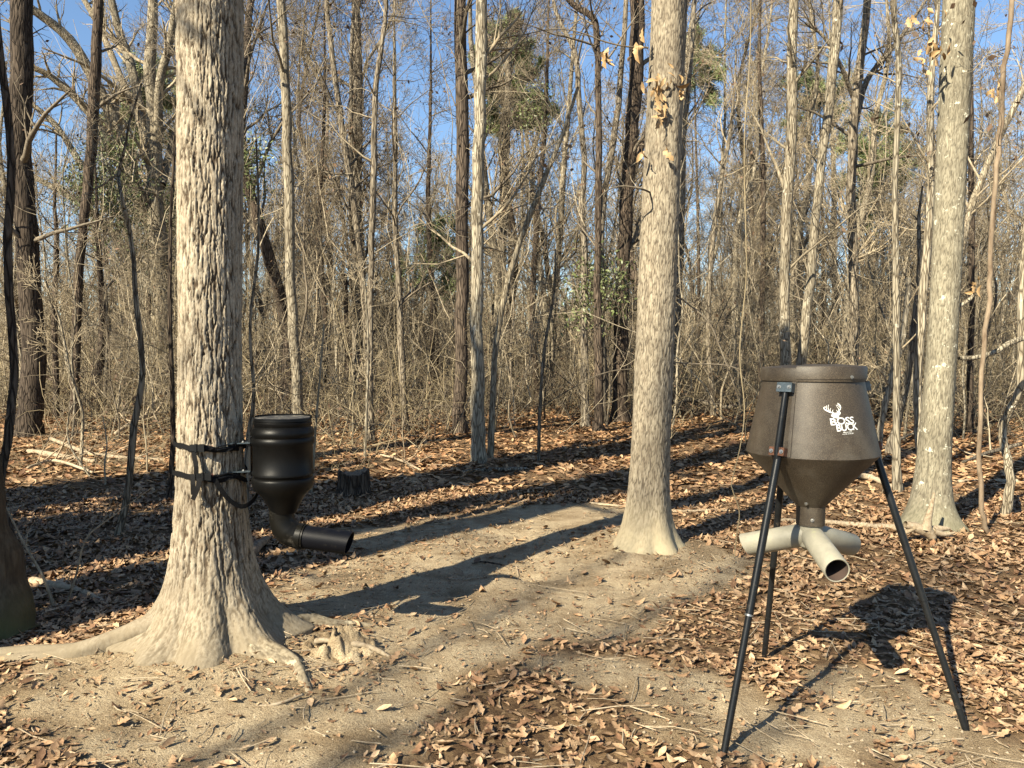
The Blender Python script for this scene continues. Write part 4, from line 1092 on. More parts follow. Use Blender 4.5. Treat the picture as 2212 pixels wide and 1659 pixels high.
# ------------------------------------------------------------------ logs, stump, sticks
def log(pts, label, mat='dead', name='fallen_log', cat='log', seed=0, sides=10, branches=0, lift=.3):
    """pts: (px, py, width px, extra height) on the ground"""
    G = [ground(a, b) for a, b, w, h in pts]
    R = [w*.5/FPX*G[i].y for i, (a, b, w, h) in enumerate(pts)]
    W = [G[i]+Vector((0, 0, R[i]*.55+pts[i][3])) for i in range(len(pts))]
    base = Vector(G[0]); t = empty(name, base, label, cat)
    P, Rr = resample([w-base for w in W], R, 5*len(pts)); rg = np.random.default_rng(seed+900)
    P[:, 2] += rg.normal(size=len(P))*Rr*.12
    V, Q = tubes_sm(P, Rr, sides, seed)
    n = len(V); k = sides
    T = [(0, i+1, i) for i in range(1, k-1)]+[(n-k, n-k+i, n-k+i+1) for i in range(1, k-1)]
    np_obj('log_body' if cat == 'log' else 'stem', V, Q, T, mats=[M[mat]], parent=t)
    if branches:
        a, ra, _ = grow(P[None], Rr[None], branches, .1, .95, 1.0, .9, 6, rg, up=.3); a[..., 2] = np.maximum(a[..., 2], .01)
        b, rb_, _ = grow(a, ra, 4, .2, 1, .4, .7, 4, rg)
        np_obj('branches', *merge([tubes(a, np.maximum(ra, .004), 4), tubes(b, np.maximum(rb_, .003), 3)]), mats=[M['twig' if mat != 'dead' else 'dead']], parent=t)
    return t
log([(62, 978, 12, 0), (130, 990, 14, 0), (205, 1000, 10, 0)], 'short sun-bleached log lying in the left clearing', seed=1)
log([(110, 962, 8, .1), (190, 985, 9, .04), (280, 992, 8, 0), (365, 995, 6, 0)], 'long pale fallen branch crossing the left clearing', seed=2, branches=8, name='fallen_branch', cat='branch')
log([(70, 1262, 22, 0), (130, 1272, 20, 0), (180, 1285, 15, 0), (222, 1300, 8, 0)], 'weathered pale log in shade near the dark mossy trunk', seed=3)
log([(1655, 1126, 9, 0), (1760, 1130, 11, 0), (1880, 1140, 14, 0), (1975, 1152, 18, 0)], 'long pale fallen log behind the feeder legs', seed=4)
log([(1410, 1098, 7, 0), (1460, 1106, 7, 0), (1550, 1104, 6, 0), (1600, 1106, 4, 0)], 'thin pale pole lying behind the middle oak', seed=5, name='fallen_branch', cat='branch')
log([(1275, 1088, 5, 0), (1350, 1096, 6, 0)], 'short pale stick on leaves left of the middle oak', seed=6, name='fallen_branch', cat='branch')
log([(1855, 1035, 13, .03), (1890, 1042, 14, .02), (1930, 1056, 11, 0), (1960, 1060, 7, 0)], 'pale crooked log beside the right rim of the hopper', seed=7)
log([(1440, 905, 8, .1), (1480, 897, 11, .35), (1530, 900, 12, .3), (1570, 905, 10, .25), (1600, 905, 7, .35)], 'arched fallen limb in the brush right of the middle oak', 'grey', seed=8, branches=10, name='fallen_branch', cat='branch')
log([(1330, 906, 14, 0), (1380, 909, 12, .1), (1445, 912, 10, .1)], 'mossy fallen branch at the foot of the thick dark trunk', 'mossy', seed=9, name='fallen_branch', cat='branch')
log([(1000, 1022, 9, 0), (1060, 1018, 10, 0), (1140, 1015, 8, 0)], 'flat grey log below the pale centre tree', 'grey', seed=10)
log([(818, 985, 4, .02), (860, 998, 5, .03), (910, 1020, 4, .02)], 'thin bleached branch with twigs right of the stump', seed=11, branches=8, name='fallen_branch', cat='branch')
log([(1900, 900, 14, .1), (1950, 905, 22, .35), (2000, 880, 24, .6), (2040, 870, 20, .7)], 'dark fallen trunk propped behind the lichen-patched tree', 'dark', seed=12, branches=8)
log([(1840, 905, 9, .3), (1880, 900, 12, .5), (1950, 893, 10, .8)], 'grey fallen limb in the brush right of the hopper', 'grey', seed=13, branches=8, name='fallen_branch', cat='branch')
log([(1850, 1010, 6, .05), (1890, 985, 6, .05), (1960, 955, 6, .1), (2010, 935, 5, .1)], 'thin grey branch lying uphill behind the slim whitish trees', 'grey', seed=14, branches=5, name='fallen_branch', cat='branch')
log([(476, 1535, 6, 0), (540, 1530, 7, 0), (600, 1527, 7, .01), (655, 1510, 6, .02)], 'pale peeled stick in front of the big oak roots', seed=15, name='stick', cat='stick')
log([(525, 1222, 16, 0), (548, 1200, 22, .02), (577, 1178, 14, .04)], 'rotten dark chunk of wood behind the big oak base', 'stumptop', seed=16)
log([(2070, 1042, 7, 0), (2140, 1040, 8, 0), (2212, 1042, 9, 0), (2260, 1043, 9, 0)], 'pale straight log lying at right beyond the curved tree', seed=17)
log([(1090, 1225, 3, .01), (1045, 1223, 4, .03), (1020, 1226, 2, .03)], 'small dark twig on the bare path', 'dark', seed=18, name='stick', cat='stick', sides=6)
log([(2080, 1000, 6, 0), (2140, 985, 8, .05), (2205, 975, 9, .1)], 'grey branch lying at right behind the curved tree', 'grey', seed=19, branches=4, name='fallen_branch', cat='branch')
log([(60, 1020, 6, .05), (120, 1012, 7, .1), (200, 1030, 5, .05)], 'crooked dead branch before the bleached logs at left', 'dead', seed=20, branches=8, name='fallen_branch', cat='branch')
log([(250, 950, 8, .1), (310, 935, 10, .3), (360, 925, 8, .3)], 'tilted dead branch in brush left of the big oak', 'dead', seed=21, branches=8, name='fallen_branch', cat='branch')

# stump
gs = ground(761, 1066)
stp = empty('tree_stump', gs, 'low cut stump with rough dark split sides on the leaves', 'stump')
mb = MB(); rs = random.Random(4); S = 26; V = []
for zi, (z, rr0) in enumerate([(-.06, .215), (.02, .195), (.09, .180), (.17, .176), (.245, .178), (.262, .165)]):
    for k in range(S):
        a = 2*math.pi*k/S; f = 1+.09*math.sin(a*3+1)+.06*math.sin(a*7)+rs.uniform(-.03, .03)
        zz = z+(.03*math.sin(a*2+.6)+rs.uniform(-.012, .012) if zi >= 4 else 0)
        V.append((rr0*f*math.cos(a), rr0*f*math.sin(a), zz))
F = [(i*S+k, i*S+(k+1) % S, (i+1)*S+(k+1) % S, (i+1)*S+k) for i in range(5) for k in range(S)]
mb.add(V, F); mb.build('stump_side', M['dark'], stp)
top = V[5*S:6*S]; mb = MB(); tv = [(x_*.995, y_*.995, z_-.003) for x_, y_, z_ in top]+[(x_*.5, y_*.5, .225+rs.uniform(-.01, .01)) for x_, y_, z_ in top]+[(0.01, 0, .235)]
mb.add(tv, [(k, (k+1) % S, S+(k+1) % S, S+k) for k in range(S)]+[(S+k, S+(k+1) % S, 2*S) for k in range(S)])
mb.build('cut_top', M['stumptop'], stp)

# limb off the right of the lichen-patched tree
Y3 = T3[1]
for pts in ([(2072, 774, 9), (2110, 772, 10), (2150, 760, 11), (2180, 742, 12), (2225, 725, 12)], [(2070, 662, 10), (2090, 650, 9), (2105, 636, 7)]):
    W = [np.array(at(a, b, Y3+.02*i))-np.array(b3) for i, (a, b, w) in enumerate(pts)]
    P, R = resample(W, [w*.5/FPX*Y3 for a, b, w in pts], 18)
    np_obj('limb', *tubes_sm(P, R, 8, 2), mats=[M['pale']], parent=t3)
# limbs of the middle oak
for pts, dy in (([(1405, 416, 6), (1385, 408, 6), (1345, 402, 5), (1310, 412, 4), (1285, 440, 3), (1260, 470, 2)], -.25),
                ([(1400, 103, 6), (1350, 100, 5), (1300, 88, 5), (1260, 72, 4), (1200, 62, 3), (1130, 76, 2)], -.1),
                ([(1452, 632, 6), (1480, 652, 5), (1530, 695, 5), (1555, 750, 5), (1585, 830, 4), (1600, 880, 3)], .2),
                ([(1452, 783, 5), (1500, 786, 4), (1560, 788, 4), (1605, 800, 3)], .15),
                ([(1366, 797, 4), (1320, 802, 4), (1270, 820, 4), (1200, 860, 3), (1150, 890, 2)], .3)):
    W = [np.array(at(a, b, T2[1]+dy*(1 if i else .3)))-np.array(b2) for i, (a, b, w) in enumerate(pts)]
    P, R = resample(W, [w*.34/FPX*T2[1] for a, b, w in pts], 22)
    rg = np.random.default_rng(int(pts[0][0]))
    a_, ra, _ = grow(P[None], R[None], 7, .2, .95, .45, .8, 5, rg)
    np_obj('limb', *merge([tubes_sm(P, R, 7, 2), tubes(a_, np.maximum(ra*.8, .0018), 3)]), mats=[M['twigd']], parent=t2)

# clumps of hanging dead leaves
def leaf_clump(parent, base, c, spread, n_, size, seed, mat='tanleaf', twig=True):
    rg = random.Random(seed)
    for i in range(n_):
        tv, tq = LT[i % 5]
        o = bpy.data.objects.new('dead_leaf', hangme[i % 3]); link(o, parent)
        o.location = Vector(c)-Vector(base)+Vector((rg.gauss(0, spread[0]), rg.gauss(-.02, .03), rg.gauss(0, spread[1])))
        o.rotation_euler = (rg.gauss(1.4, .5), rg.gauss(0, .8)+1.2, rg.random()*6.28)
        s = size*rg.uniform(.7, 1.3); o.scale = (s, s, s)
hangme = [np_mesh('dead_leaf', LT[j][0], LT[j][1], smooth=True, mats=[M['tanleaf']]) for j in (1, 3, 5)]
leaf_clump(t2, b2, at(1412, 195, 6.08), (.05, .05), 9, .095, 1)
leaf_clump(t2, b2, at(1448, 172, 6.08), (.05, .05), 7, .095, 2)
leaf_clump(t2, b2, at(1472, 185, 6.12), (.02, .06), 5, .095, 3)
leaf_clump(t2, b2, at(1432, 235, 6.06), (.05, .06), 8, .11, 4)
leaf_clump(t2, b2, at(1390, 335, 6.08), (.01, .01), 2, .13, 5)
leaf_clump(t2, b2, at(1436, 335, 6.09), (.03, .03), 2, .10, 6)
leaf_clump(t2, b2, at(1311, 122, 6.1), (.04, .04), 5, .12, 7)
leaf_clump(t2, b2, at(1370, 112, 6.1), (.05, .04), 5, .12, 8)
leaf_clump(t3, b3, at(2022, 105, 6.8), (.05, .06), 9, .12, 9)
leaf_clump(t3, b3, at(2005, 130, 6.8), (.07, .06), 9, .12, 10)
leaf_clump(t3, b3, at(2108, 622, 6.95), (.03, .03), 5, .10, 11)
leaf_clump(t3, b3, at(1990, 45, 6.8), (.08, .06), 8, .10, 12)
leaf_clump(t3, b3, at(2150, 190, 7.0), (.04, .05), 6, .11, 13)

# driftwood-like root mass in front of the lichen-patched tree
dg = ground(1995, 1165)
dr = empty('root_snag', dg, 'weathered bone-coloured root snag at the foot of lichen-patched tree', 'dead wood')
for i, pts in enumerate([[(1955, 1150, 14), (1980, 1158, 22), (2005, 1165, 26), (2030, 1160, 14), (2052, 1160, 5)], [(2000, 1165, 24), (2004, 1140, 16), (2012, 1110, 10), (2018, 1082, 4)],
                         [(2000, 1160, 24), (2012, 1178, 20), (2002, 1190, 8)], [(1975, 1155, 16), (1955, 1168, 10), (1935, 1172, 4)], [(2015, 1165, 16), (2040, 1172, 10), (2062, 1168, 4)]]):
    W = [np.array(at(a, b, 6.45+.02*j))-np.array(dg) for j, (a, b, w) in enumerate(pts)]
    for w_ in W: w_[2] = max(w_[2]+.07, .02)
    P, R = resample(W, [w*.5/FPX*6.7 for a, b, w in pts], 16)
    np_obj('root', *tubes_sm(P, R, 9, i), mats=[M['dead']], parent=dr)

# mud-caked root lump right of oak 1
mgd = ground(735, 1408)
ml = empty('exposed_root', mgd+Vector((0, 0, -.01)), 'knobbly sand-caked root lump right of the big oak', 'root')
th = np.linspace(0, 2*math.pi, 90, endpoint=False); rr2 = np.linspace(0, 1, 40)
TH, RR = np.meshgrid(th, rr2)
lx = RR*np.cos(TH)*.27; ly = RR*np.sin(TH)*.19
rid = np.abs(fbm(lx*9+3, ly*9, 41, 4)-.46)*2
lz = .085*(1-RR**2)**1.2*(.35+1.5*(1-np.clip(rid*2.4, 0, 1)))*(.7+.7*fbm(lx*14, ly*14, 43, 3))-.02*RR
ii = np.arange(lx.size).reshape(lx.shape); jj = np.roll(ii, -1, axis=1)
np_obj('soil_lump', np.stack([lx, ly, lz], -1).reshape(-1, 3), np.stack([ii[:-1], jj[:-1], jj[1:], ii[1:]], -1).reshape(-1, 4), mats=[M['ground']], parent=ml, attrs={'sand': np.ones(lx.size)})
for i, pts in enumerate([[(-.30, .05, .0), (-.12, .03, .06), (.03, -.02, .065), (.16, -.03, .05), (.34, -.10, -.01)]]):
    P, R = resample(pts, [.02, .032, .036, .03, .015][:len(pts)], 18); R = R*.45*(1+.2*np.sin(np.arange(18)*1.9+i))
    np_obj('root_piece', *tubes_sm(P, R, 10, i+30), mats=[M['dead']], parent=ml)

# little seedlings and loose twigs at left front
def seedling(px, py, pts_list, label, seed, mat='twig'):
    G = ground(px, py); t = empty('seedling', G, label, 'seedling')
    for i, pts in enumerate(pts_list):
        W = [np.array(at(a, b, G.y+.05*j))-np.array(G) for j, (a, b, w) in enumerate(pts)]
        P, R = resample(W, [w*.5/FPX*G.y for a, b, w in pts], 16)
        rg = np.random.default_rng(seed+i); a_, ra, _ = grow(P[None], R[None], 6, .2, .95, .35, .7, 5, rg)
        np_obj('stem', *merge([tubes_sm(P, R, 6, i), tubes(a_, np.maximum(ra, .0014), 3)]), mats=[M[mat]], parent=t)
seedling(120, 1315, [[(118, 1318, 7), (95, 1250, 6), (55, 1180, 5), (25, 1120, 4), (5, 1080, 3)], [(122, 1318, 6), (145, 1300, 6), (165, 1240, 5), (185, 1165, 4), (230, 1125, 3), (330, 1052, 2)]], 'two-stemmed bare seedling arching over shaded leaves at left', 70)
seedling(195, 1030, [[(195, 1030, 5), (150, 960, 4), (148, 900, 3), (160, 870, 2)]], 'small hooked seedling in the sunlit left clearing', 75, 'pale')
seedling(228, 1048, [[(228, 1048, 4), (226, 1000, 4), (231, 960, 3), (222, 900, 2)]], 'short upright seedling right of the hooked one', 78)
seedling(318, 1020, [[(318, 1020, 4), (316, 960, 4), (310, 900, 3), (318, 800, 2)]], 'thin upright seedling between the crooked sapling and big oak', 80)
seedling(1605, 880, [[(1586, 1205, 3), (1592, 1150, 3), (1597, 1105, 3), (1583, 1060, 3), (1581, 1040, 3), (1600, 960, 3), (1608, 880, 3), (1598, 760, 3), (1612, 600, 3), (1611, 500, 3), (1608, 300, 3), (1620, 120, 3), (1621, -40, 3)]], 'long thin pale vine hanging down left of the feeder', 82, 'brush') if False else None
G = ground(1586, 1205); vt = empty('hanging_vine', G, 'long thin pale vine hanging down left of the feeder hopper', 'vine')
W = [np.array(at(a, b, G.y))-np.array(G) for a, b in [(1586, 1205), (1592, 1150), (1597, 1105), (1583, 1060), (1581, 1040), (1600, 960), (1608, 880), (1598, 760), (1612, 600), (1611, 500), (1608, 300), (1620, 120), (1624, -60), (1640, -260)]]
P, R = resample(W, [.0045]*len(W), 70); np_obj('stem', *tubes_sm(P, R, 6, 1), mats=[M['brush']], parent=vt)

# sticks, bark crumbs scattered (stuff)
n_ = 1500; Y = 2.2+8*rb.random(n_)**1.2; X = (rb.random(n_)*2-1)*(.7*Y+.3)
th = rb.random(n_)*6.28; L = .03+.14*rb.random(n_)**2.5
P = np.empty((n_, 3, 3))
for q in range(3):
    xx = X+np.cos(th)*L*(q-1)+rb.normal(size=n_)*.004; yy = Y+np.sin(th)*L*(q-1)+rb.normal(size=n_)*.004
    P[:, q] = np.stack([xx, yy, gh(xx, yy)+.016+.012*rb.random(n_)], -1)
V, Q = tubes(P, np.full((n_, 3), .0022)*(.6+.9*rb.random(n_))[:, None], 4)
tag(np_obj('twig_litter', V, Q, mats=[M['dead']]), 'fine broken twigs strewn on the leaves and sand', 'twigs', kind='stuff')
# pebbles / clods on sand
n_ = 9000; Y = 2.2+6*rb.random(n_)**1.3; X = (rb.random(n_)*2-1)*(.7*Y+.3)
kp = sandmask(X, Y) > .35; X = X[kp]; Y = Y[kp]; n_ = len(X)
s = .003+.009*rb.random(n_)**3
oc = np.array([(1, 0, 0), (0, 1, 0), (-1, 0, 0), (0, -1, 0), (0, 0, .8), (0, 0, -.8)])
V = (np.stack([X, Y, gh(X, Y)+.004], -1)[:, None]+oc[None]*s[:, None, None]*(.7+.6*rb.random((n_, 6, 1)))).reshape(-1, 3)
ft = np.array([(0, 1, 4), (1, 2, 4), (2, 3, 4), (3, 0, 4), (1, 0, 5), (2, 1, 5), (3, 2, 5), (0, 3, 5)])
T = (ft[None]+(np.arange(n_)*6)[:, None, None]).reshape(-1, 3)
M['clod'] = simple('soil_crumb', (.30, .24, .165), .95, mott=(40, .5))
tag(np_obj('soil_crumbs', V, None, T, mats=[M['clod']]), 'small crumbs of soil on the bare sand', 'soil', kind='stuff')

# ------------------------------------------------------------------ tripod feeder
FC = Vector((1.357, 3.47, 0.0)); gz = 0.0
feet = [ground(1561, 1632), ground(2090, 1578), ground(1650, 1423)]
fd = empty('tripod_feeder', (FC.x, FC.y, float(gh(FC.x, FC.y))), 'brown speckled hopper feeder on three black legs with white deer emblem', 'feeder')
fb = fd.location.copy()
ZT, ZS, ZN = 1.505, 1.168, .918          # rim, shoulder, neck heights
RT, RS, RN = .212, .285, .058
HR = [(RN, ZN), (.06, ZN+.003), (RS-.004, ZS-.006), (RS, ZS), (RS-.001, ZS+.006), (RT, ZT)]
mb = MB(); lathe(mb, HR, (0, 0), 72)
def rel(v): return (v[0]+FC.x-fb.x, v[1]+FC.y-fb.y, v[2]-fb.z)
mb.v = [rel(v) for v in mb.v]; mb.build('hopper', M['hopper'], fd, smooth=True)
hop = fd.children[0]
# lid: rim skirt, shallow top with raised hatch part
mb = MB(); lathe(mb, [(.214, 1.492), (.2215, 1.492), (.2225, 1.497), (.2215, 1.545), (.217, 1.551), (.12, 1.560), (.0, 1.563)], (0, 0), 72)
mb.v = [rel(v) for v in mb.v]; mb.build('lid', M['hopper'], fd, smooth=True); lid = fd.children[-1]
mb = MB(); S = 40; a0, a1 = math.radians(232), math.radians(420); V = []
for k in range(S+1):
    a = a0+(a1-a0)*k/S
    for r_, z_ in ((.2255, 1.503), (.2262, 1.551), (.221, 1.558), (.10, 1.567)): V.append(rel((r_*math.cos(a), r_*math.sin(a), z_)))
mb.add(V, [(k*4+j, (k+1)*4+j, (k+1)*4+j+1, k*4+j+1) for k in range(S) for j in range(3)])
ov = mb.build('lid_flap', M['hopper'], lid, smooth=True)
def rsurf(z):
    if z >= ZS: return RS+(RT-RS)*(z-ZS)/(ZT-ZS)
    return RN+(RS-RN)*(z-ZN)/(ZS-ZN)
def sp_(ang, z, off=0):
    r_ = rsurf(z)+off; return Vector(rel((r_*math.cos(ang), r_*math.sin(ang), z)))
# overlap seam of the wrapped sheet
mb = MB(); sa = math.radians(232); V = []; S = 10
for k in range(S+1):
    z = ZS+.004+(ZT-ZS-.012)*k/S
    for da, off in ((-.42, .0016), (-.2, .0045), (0, .0055), (.004, .0003)): V.append(sp_(sa+da*.22/ rsurf(z)*.3, z, off))
mb.add(V, [(k*4+j, k*4+j+1, (k+1)*4+j+1, (k+1)*4+j) for k in range(S) for j in range(3)]); mb.build('seam_strip', M['hopper'], hop)
# bolt helper
def bolt(parent, p, n_, r_=.008, name='bolt'):
    n_ = Vector(n_).normalized(); mb = MB(); tube(mb, [p, p+n_*.002], [r_*1.6, r_*1.6], 12); tube(mb, [p+n_*.002, p+n_*.008], [r_, r_*.85], 6)
    return mb.build(name, M['bolt'], parent)
# collar
mb = MB(); lathe(mb, [(.0600, .838), (.0620, .838), (.0625, .93), (.0600, .93)], (0, 0), 40); mb.v = [rel(v) for v in mb.v]; mb.build('collar', M['hopper'], fd, smooth=True); cl = fd.children[-1]
ca = math.radians(256)
bolt(cl, Vector(rel((.0625*math.cos(ca), .0625*math.sin(ca), .868))), (math.cos(ca), math.sin(ca), 0), .0055)
ca = math.radians(236)
bolt(hop, sp_(ca, .945, .001), (math.cos(ca), math.sin(ca), -.8), .0055)
# three-way outlet
man = MB(); S = 28
lathe(man, [(.0535, .852), (.0535, .80), (.0530, .77), (.050, .74), (.03, .722), (0, .715)], (0, 0), S); man.v = [rel(v) for v in man.v]
mo = man.build('outlet_pipe', M['pvc'], fd, smooth=True)
for ang, ln_, cut in ((270, .305, -.004), (150, .30, .012), (30, .30, .004)):
    a = math.radians(ang); d = Vector((math.cos(a), math.sin(a), -.30)).normalized(); c0 = Vector(rel((0, 0, .795)))
    side = d.cross(Vector((0, 0, 1))).normalized(); upv = side.cross(d).normalized()
    def ring(t, r_, slant=0):
        out = []
        for k in range(S):
            q = 2*math.pi*k/S; cz = math.sin(q)
            out.append(c0+d*(t+slant*cz)+(side*math.cos(q)+upv*cz)*r_)
        return out
    V = ring(.0, .050)+ring(.06, .0525)+ring(ln_, .0535, cut)+ring(ln_+.002, .0520, cut)+ring(ln_, .0475, cut)
    F = [(i*S+k, i*S+(k+1) % S, (i+1)*S+(k+1) % S, (i+1)*S+k) for i in range(4) for k in range(S)]
    mb = MB(); mb.add(V, F); ar = mb.build('outlet_arm', M['pvc'], fd, smooth=True)
    mb = MB(); V = ring(ln_-.001, .0474, cut)+ring(.09, .0474); mb.add(V, [(k, (k+1) % S, S+(k+1) % S, S+k) for k in range(S)]+[tuple(range(S, 2*S))]); mb.build('pipe_lining', M['pipein'], ar, smooth=True)
# legs
for i, ft_ in enumerate(feet):
    fx, fy = ft_.x-FC.x, ft_.y-FC.y; a = math.atan2(fy, fx)+(math.radians(25) if i == 1 else 0)
    foot = Vector((ft_.x, ft_.y, ft_.z-.02))-fb
    sh = sp_(a, ZS, .022); tp = sp_(a, 1.455, .017)
    mb = MB(); kink = sh+Vector((0, 0, -.02))
    mid = foot.lerp(kink, .47)
    tube(mb, [tp, sh+Vector((0, 0, .03)), kink], .0125, 14); lg = mb.build('leg', M['blackpaint'], fd, smooth=True)
    lo_ = MB(); tube(lo_, [kink+(kink-foot).normalized()*.07, mid], .0165, 16); lo_.build('leg_upper_tube', M['blackpaint'], lg, smooth=True)
    lo_ = MB(); tube(lo_, [mid+(kink-foot).normalized()*.06, foot], .0145, 16); lo_.build('leg_lower_tube', M['blackpaint'], lg, smooth=True)
    jt = MB(); dd = (foot-kink).normalized(); tube(jt, [mid-dd*.004, mid+dd*.004], .0180, 16); jt.build('joint_ring', M['bolt' if i == 0 else 'blackpaint'], lg, smooth=True)
    rad = Vector((math.cos(a), math.sin(a), 0)); tan = Vector((-math.sin(a), math.cos(a), 0))
    for zc, mt, hw, hh in ((1.462, 'steel', .034, .0205), (ZS+.022, 'rust', .034, .018)):
        upd = (sp_(a, zc+.02)-sp_(a, zc-.02)).normalized(); nrm = tan.cross(upd); nrm = nrm if nrm.dot(rad) > 0 else -nrm
        mb = MB(); c = sp_(a, zc, .0)
        c2 = c+nrm*.0325
        boxmb(mb, c2, tan, upd, nrm, hw, hh, .0016)
        for s in (-1, 1): boxmb(mb, c+nrm*.016+tan*s*hw*.97, tan, upd, nrm, .0015, hh*.98, .0165)
        br = mb.build('bracket', M[mt], fd); br['label'] = 'grey steel top bracket' if mt == 'steel' else 'rusted lower bracket'
        for s in (-1, 1): bolt(br, c2+nrm*.002+tan*s*.023, nrm, .0055)
    if i == 0:
        mb = MB(); upd = (sp_(a, ZS+.07)-sp_(a, ZS+.03)).normalized(); c = sp_(a, ZS+.055, .0305); mb.add([c-tan*.010, c+tan*.010, c+upd*.018+tan*.002, c+upd*.018-tan*.004, c-tan*.010-rad*.01, c+tan*.010-rad*.01, c+upd*.018+tan*.002-rad*.01, c+upd*.018-tan*.004-rad*.01], [(0, 1, 2, 3), (4, 7, 6, 5), (0, 4, 5, 1), (1, 5, 6, 2), (2, 6, 7, 3), (3, 7, 4, 0)]); mb.build('rust_tab', M['rust'], fd)
# lid latch knobs
for px_, py_ in ((1820, 816), (1770, 795)):
    pass
ka = math.radians(292)
bolt(lid, Vector(rel((.2265*math.cos(ka), .2265*math.sin(ka), 1.512))), (math.cos(ka), math.sin(ka), 0), .005, 'latch_bolt')

# emblem and lettering, printed on the hopper side
def on_hopper(px, py, off):
    """point of the hopper side seen at a picture position (used only to fix where the print sits)"""
    o_ = Vector((0, 0, CAMH)); d = (at(px, py, 1.0)-o_); t = 2.6
    for _ in range(4000):
        p = o_+d*t
        if math.hypot(p.x-FC.x, p.y-FC.y) <= rsurf(min(max(p.z, ZS), ZT))+off: break
        t += .0004
    return Vector((p.x, p.y, p.z))-fb
o_c = on_hopper(1827, 925, .0015)
LA = math.atan2(o_c.y+fb.y-FC.y, o_c.x+fb.x-FC.x); LZ = o_c.z+fb.z
def q2p(x_, y_): return ((2420+x_/10.055)*.72005, (1180+y_/10.055)*.72005)
PXM = 3.22/FPX      # metres per picture unit at the hopper wall
def emb(x_, y_, off):
    px_, py_ = q2p(x_, y_)
    u = (px_-1827)*PXM*1.03; v = -(py_-925)*PXM*1.02
    z = LZ+v; a = LA+u/rsurf(z)/.94
    return sp_(a, z, off)
def text_mesh(body):
    c = bpy.data.curves.new('lettering', 'FONT'); c.body = body; c.size = 1; c.offset = .012; c.resolution_u = 3; c.space_character = .93
    o = bpy.data.objects.new('lettering', c); COL.objects.link(o)
    dg_ = bpy.context.evaluated_depsgraph_get(); me = bpy.data.meshes.new_from_object(o.evaluated_get(dg_))
    V = np.array([v.co[:] for v in me.vertices]); F = [tuple(p.vertices) for p in me.polygons]
    bpy.data.objects.remove(o); bpy.data.curves.remove(c); bpy.data.meshes.remove(me)
    return V, F
emp = bpy.data.objects.new('emblem', None); link(emp, fd)
def letters(body, x0, x1, yt, yb, slope, off, name='lettering', shear=0):
    V, F = text_mesh(body)
    a, b = V[:, :2].min(0), V[:, :2].max(0)
    mb = MB(); pts = []
    for v in V:
        fx = (v[0]-a[0])/(b[0]-a[0]); fy = (v[1]-a[1])/(b[1]-a[1])
        x_ = x0+(x1-x0)*fx-shear*fy; y_ = yb+(yt-yb)*fy+slope*fx
        pts.append(emb(x_, y_, off))
    mb.add(pts, F); o = mb.build(name, M['white'], emp)
    return o
letters('B', 775, 940, 765, 965, -6, .0012, shear=12)
letters('OSS', 950, 1478, 742, 948, -28, .0012, shear=12)
letters('BUCK', 925, 1580, 935, 1148, -42, .0012, shear=14)
letters('Made in U.S.A.', 1100, 1362, 1160, 1190, -18, .0012)
letters('U.S. Pat. 5,143,289', 1068, 1408, 1214, 1246, -26, .0012)
mbk = None
head = [(805, 668), (812, 656), (832, 655), (846, 628), (868, 608), (900, 602), (930, 600), (962, 611), (985, 606), (1003, 598), (1030, 572), (1056, 565), (1073, 580), (1072, 610), (1060, 640), (1040, 664), (1016, 676), (1012, 700), (1020, 728), (1018, 748), (985, 758), (950, 760), (915, 752), (868, 738), (830, 715), (822, 702), (806, 694)]
mb = MB(); mb.add([emb(x_, y_, .0022) for x_, y_ in head], [tuple(reversed(range(len(head))))]); mb.build('deer_head', M['white'], emp)
mb = MB()
def stroke(pts, w0, w1, off=.0022):
    Q_, W_ = resample([(x_, y_, 0) for x_, y_ in pts], list(np.linspace(w0, w1, len(pts))), 5*len(pts))
    V = []
    for i in range(len(Q_)):
        t = Q_[min(i+1, len(Q_)-1)]-Q_[max(i-1, 0)]; t = t/(np.linalg.norm(t)+1e-9); nn = np.array([-t[1], t[0]])
        for s in (-1, 1): V.append(emb(Q_[i, 0]+s*nn[0]*W_[i]/2, Q_[i, 1]+s*nn[1]*W_[i]/2, off))
    mb.add(V, [(2*i, 2*i+1, 2*i+3, 2*i+2) for i in range(len(Q_)-1)])
for pts in ([(872, 604), (790, 585), (700, 540), (650, 500), (637, 465), (652, 436), (690, 430)], [(970, 602), (1040, 540), (1088, 470), (1095, 420), (1070, 360), (1015, 315)]): stroke(pts, 30, 15)
for j_, pts in enumerate(([(712, 540), (698, 455), (722, 385)], [(768, 572), (745, 455), (770, 362)], [(806, 580), (792, 512), (817, 465)], [(868, 600), (852, 552), (876, 512)],
            [(1088, 405), (1045, 366), (1000, 350)], [(1080, 450), (1022, 396), (960, 374)], [(1034, 535), (1015, 462), (975, 407)], [(984, 585), (976, 545), (962, 512)])): stroke(pts, 18, 8, .0026+.0002*j_)
mb.build('antlers', M['white'], emp)
mb = MB(); stroke(head[15:]+head[:2], 16, 16, .0017); mb.build('print_gap', M['print_dark'], emp)
mb = MB()
for pts in ([(940, 852), (1120, 840)], [(1040, 760), (1050, 945)]): stroke(pts, 8, 8, .0032 if pts[0][0] == 940 else .0036)
stroke([(1045+45*math.cos(t), 846+45*math.sin(t)) for t in np.linspace(0, 6.283, 13)], 7, 7, .0040)
mb.build('crosshair', M['print_dark'], emp)

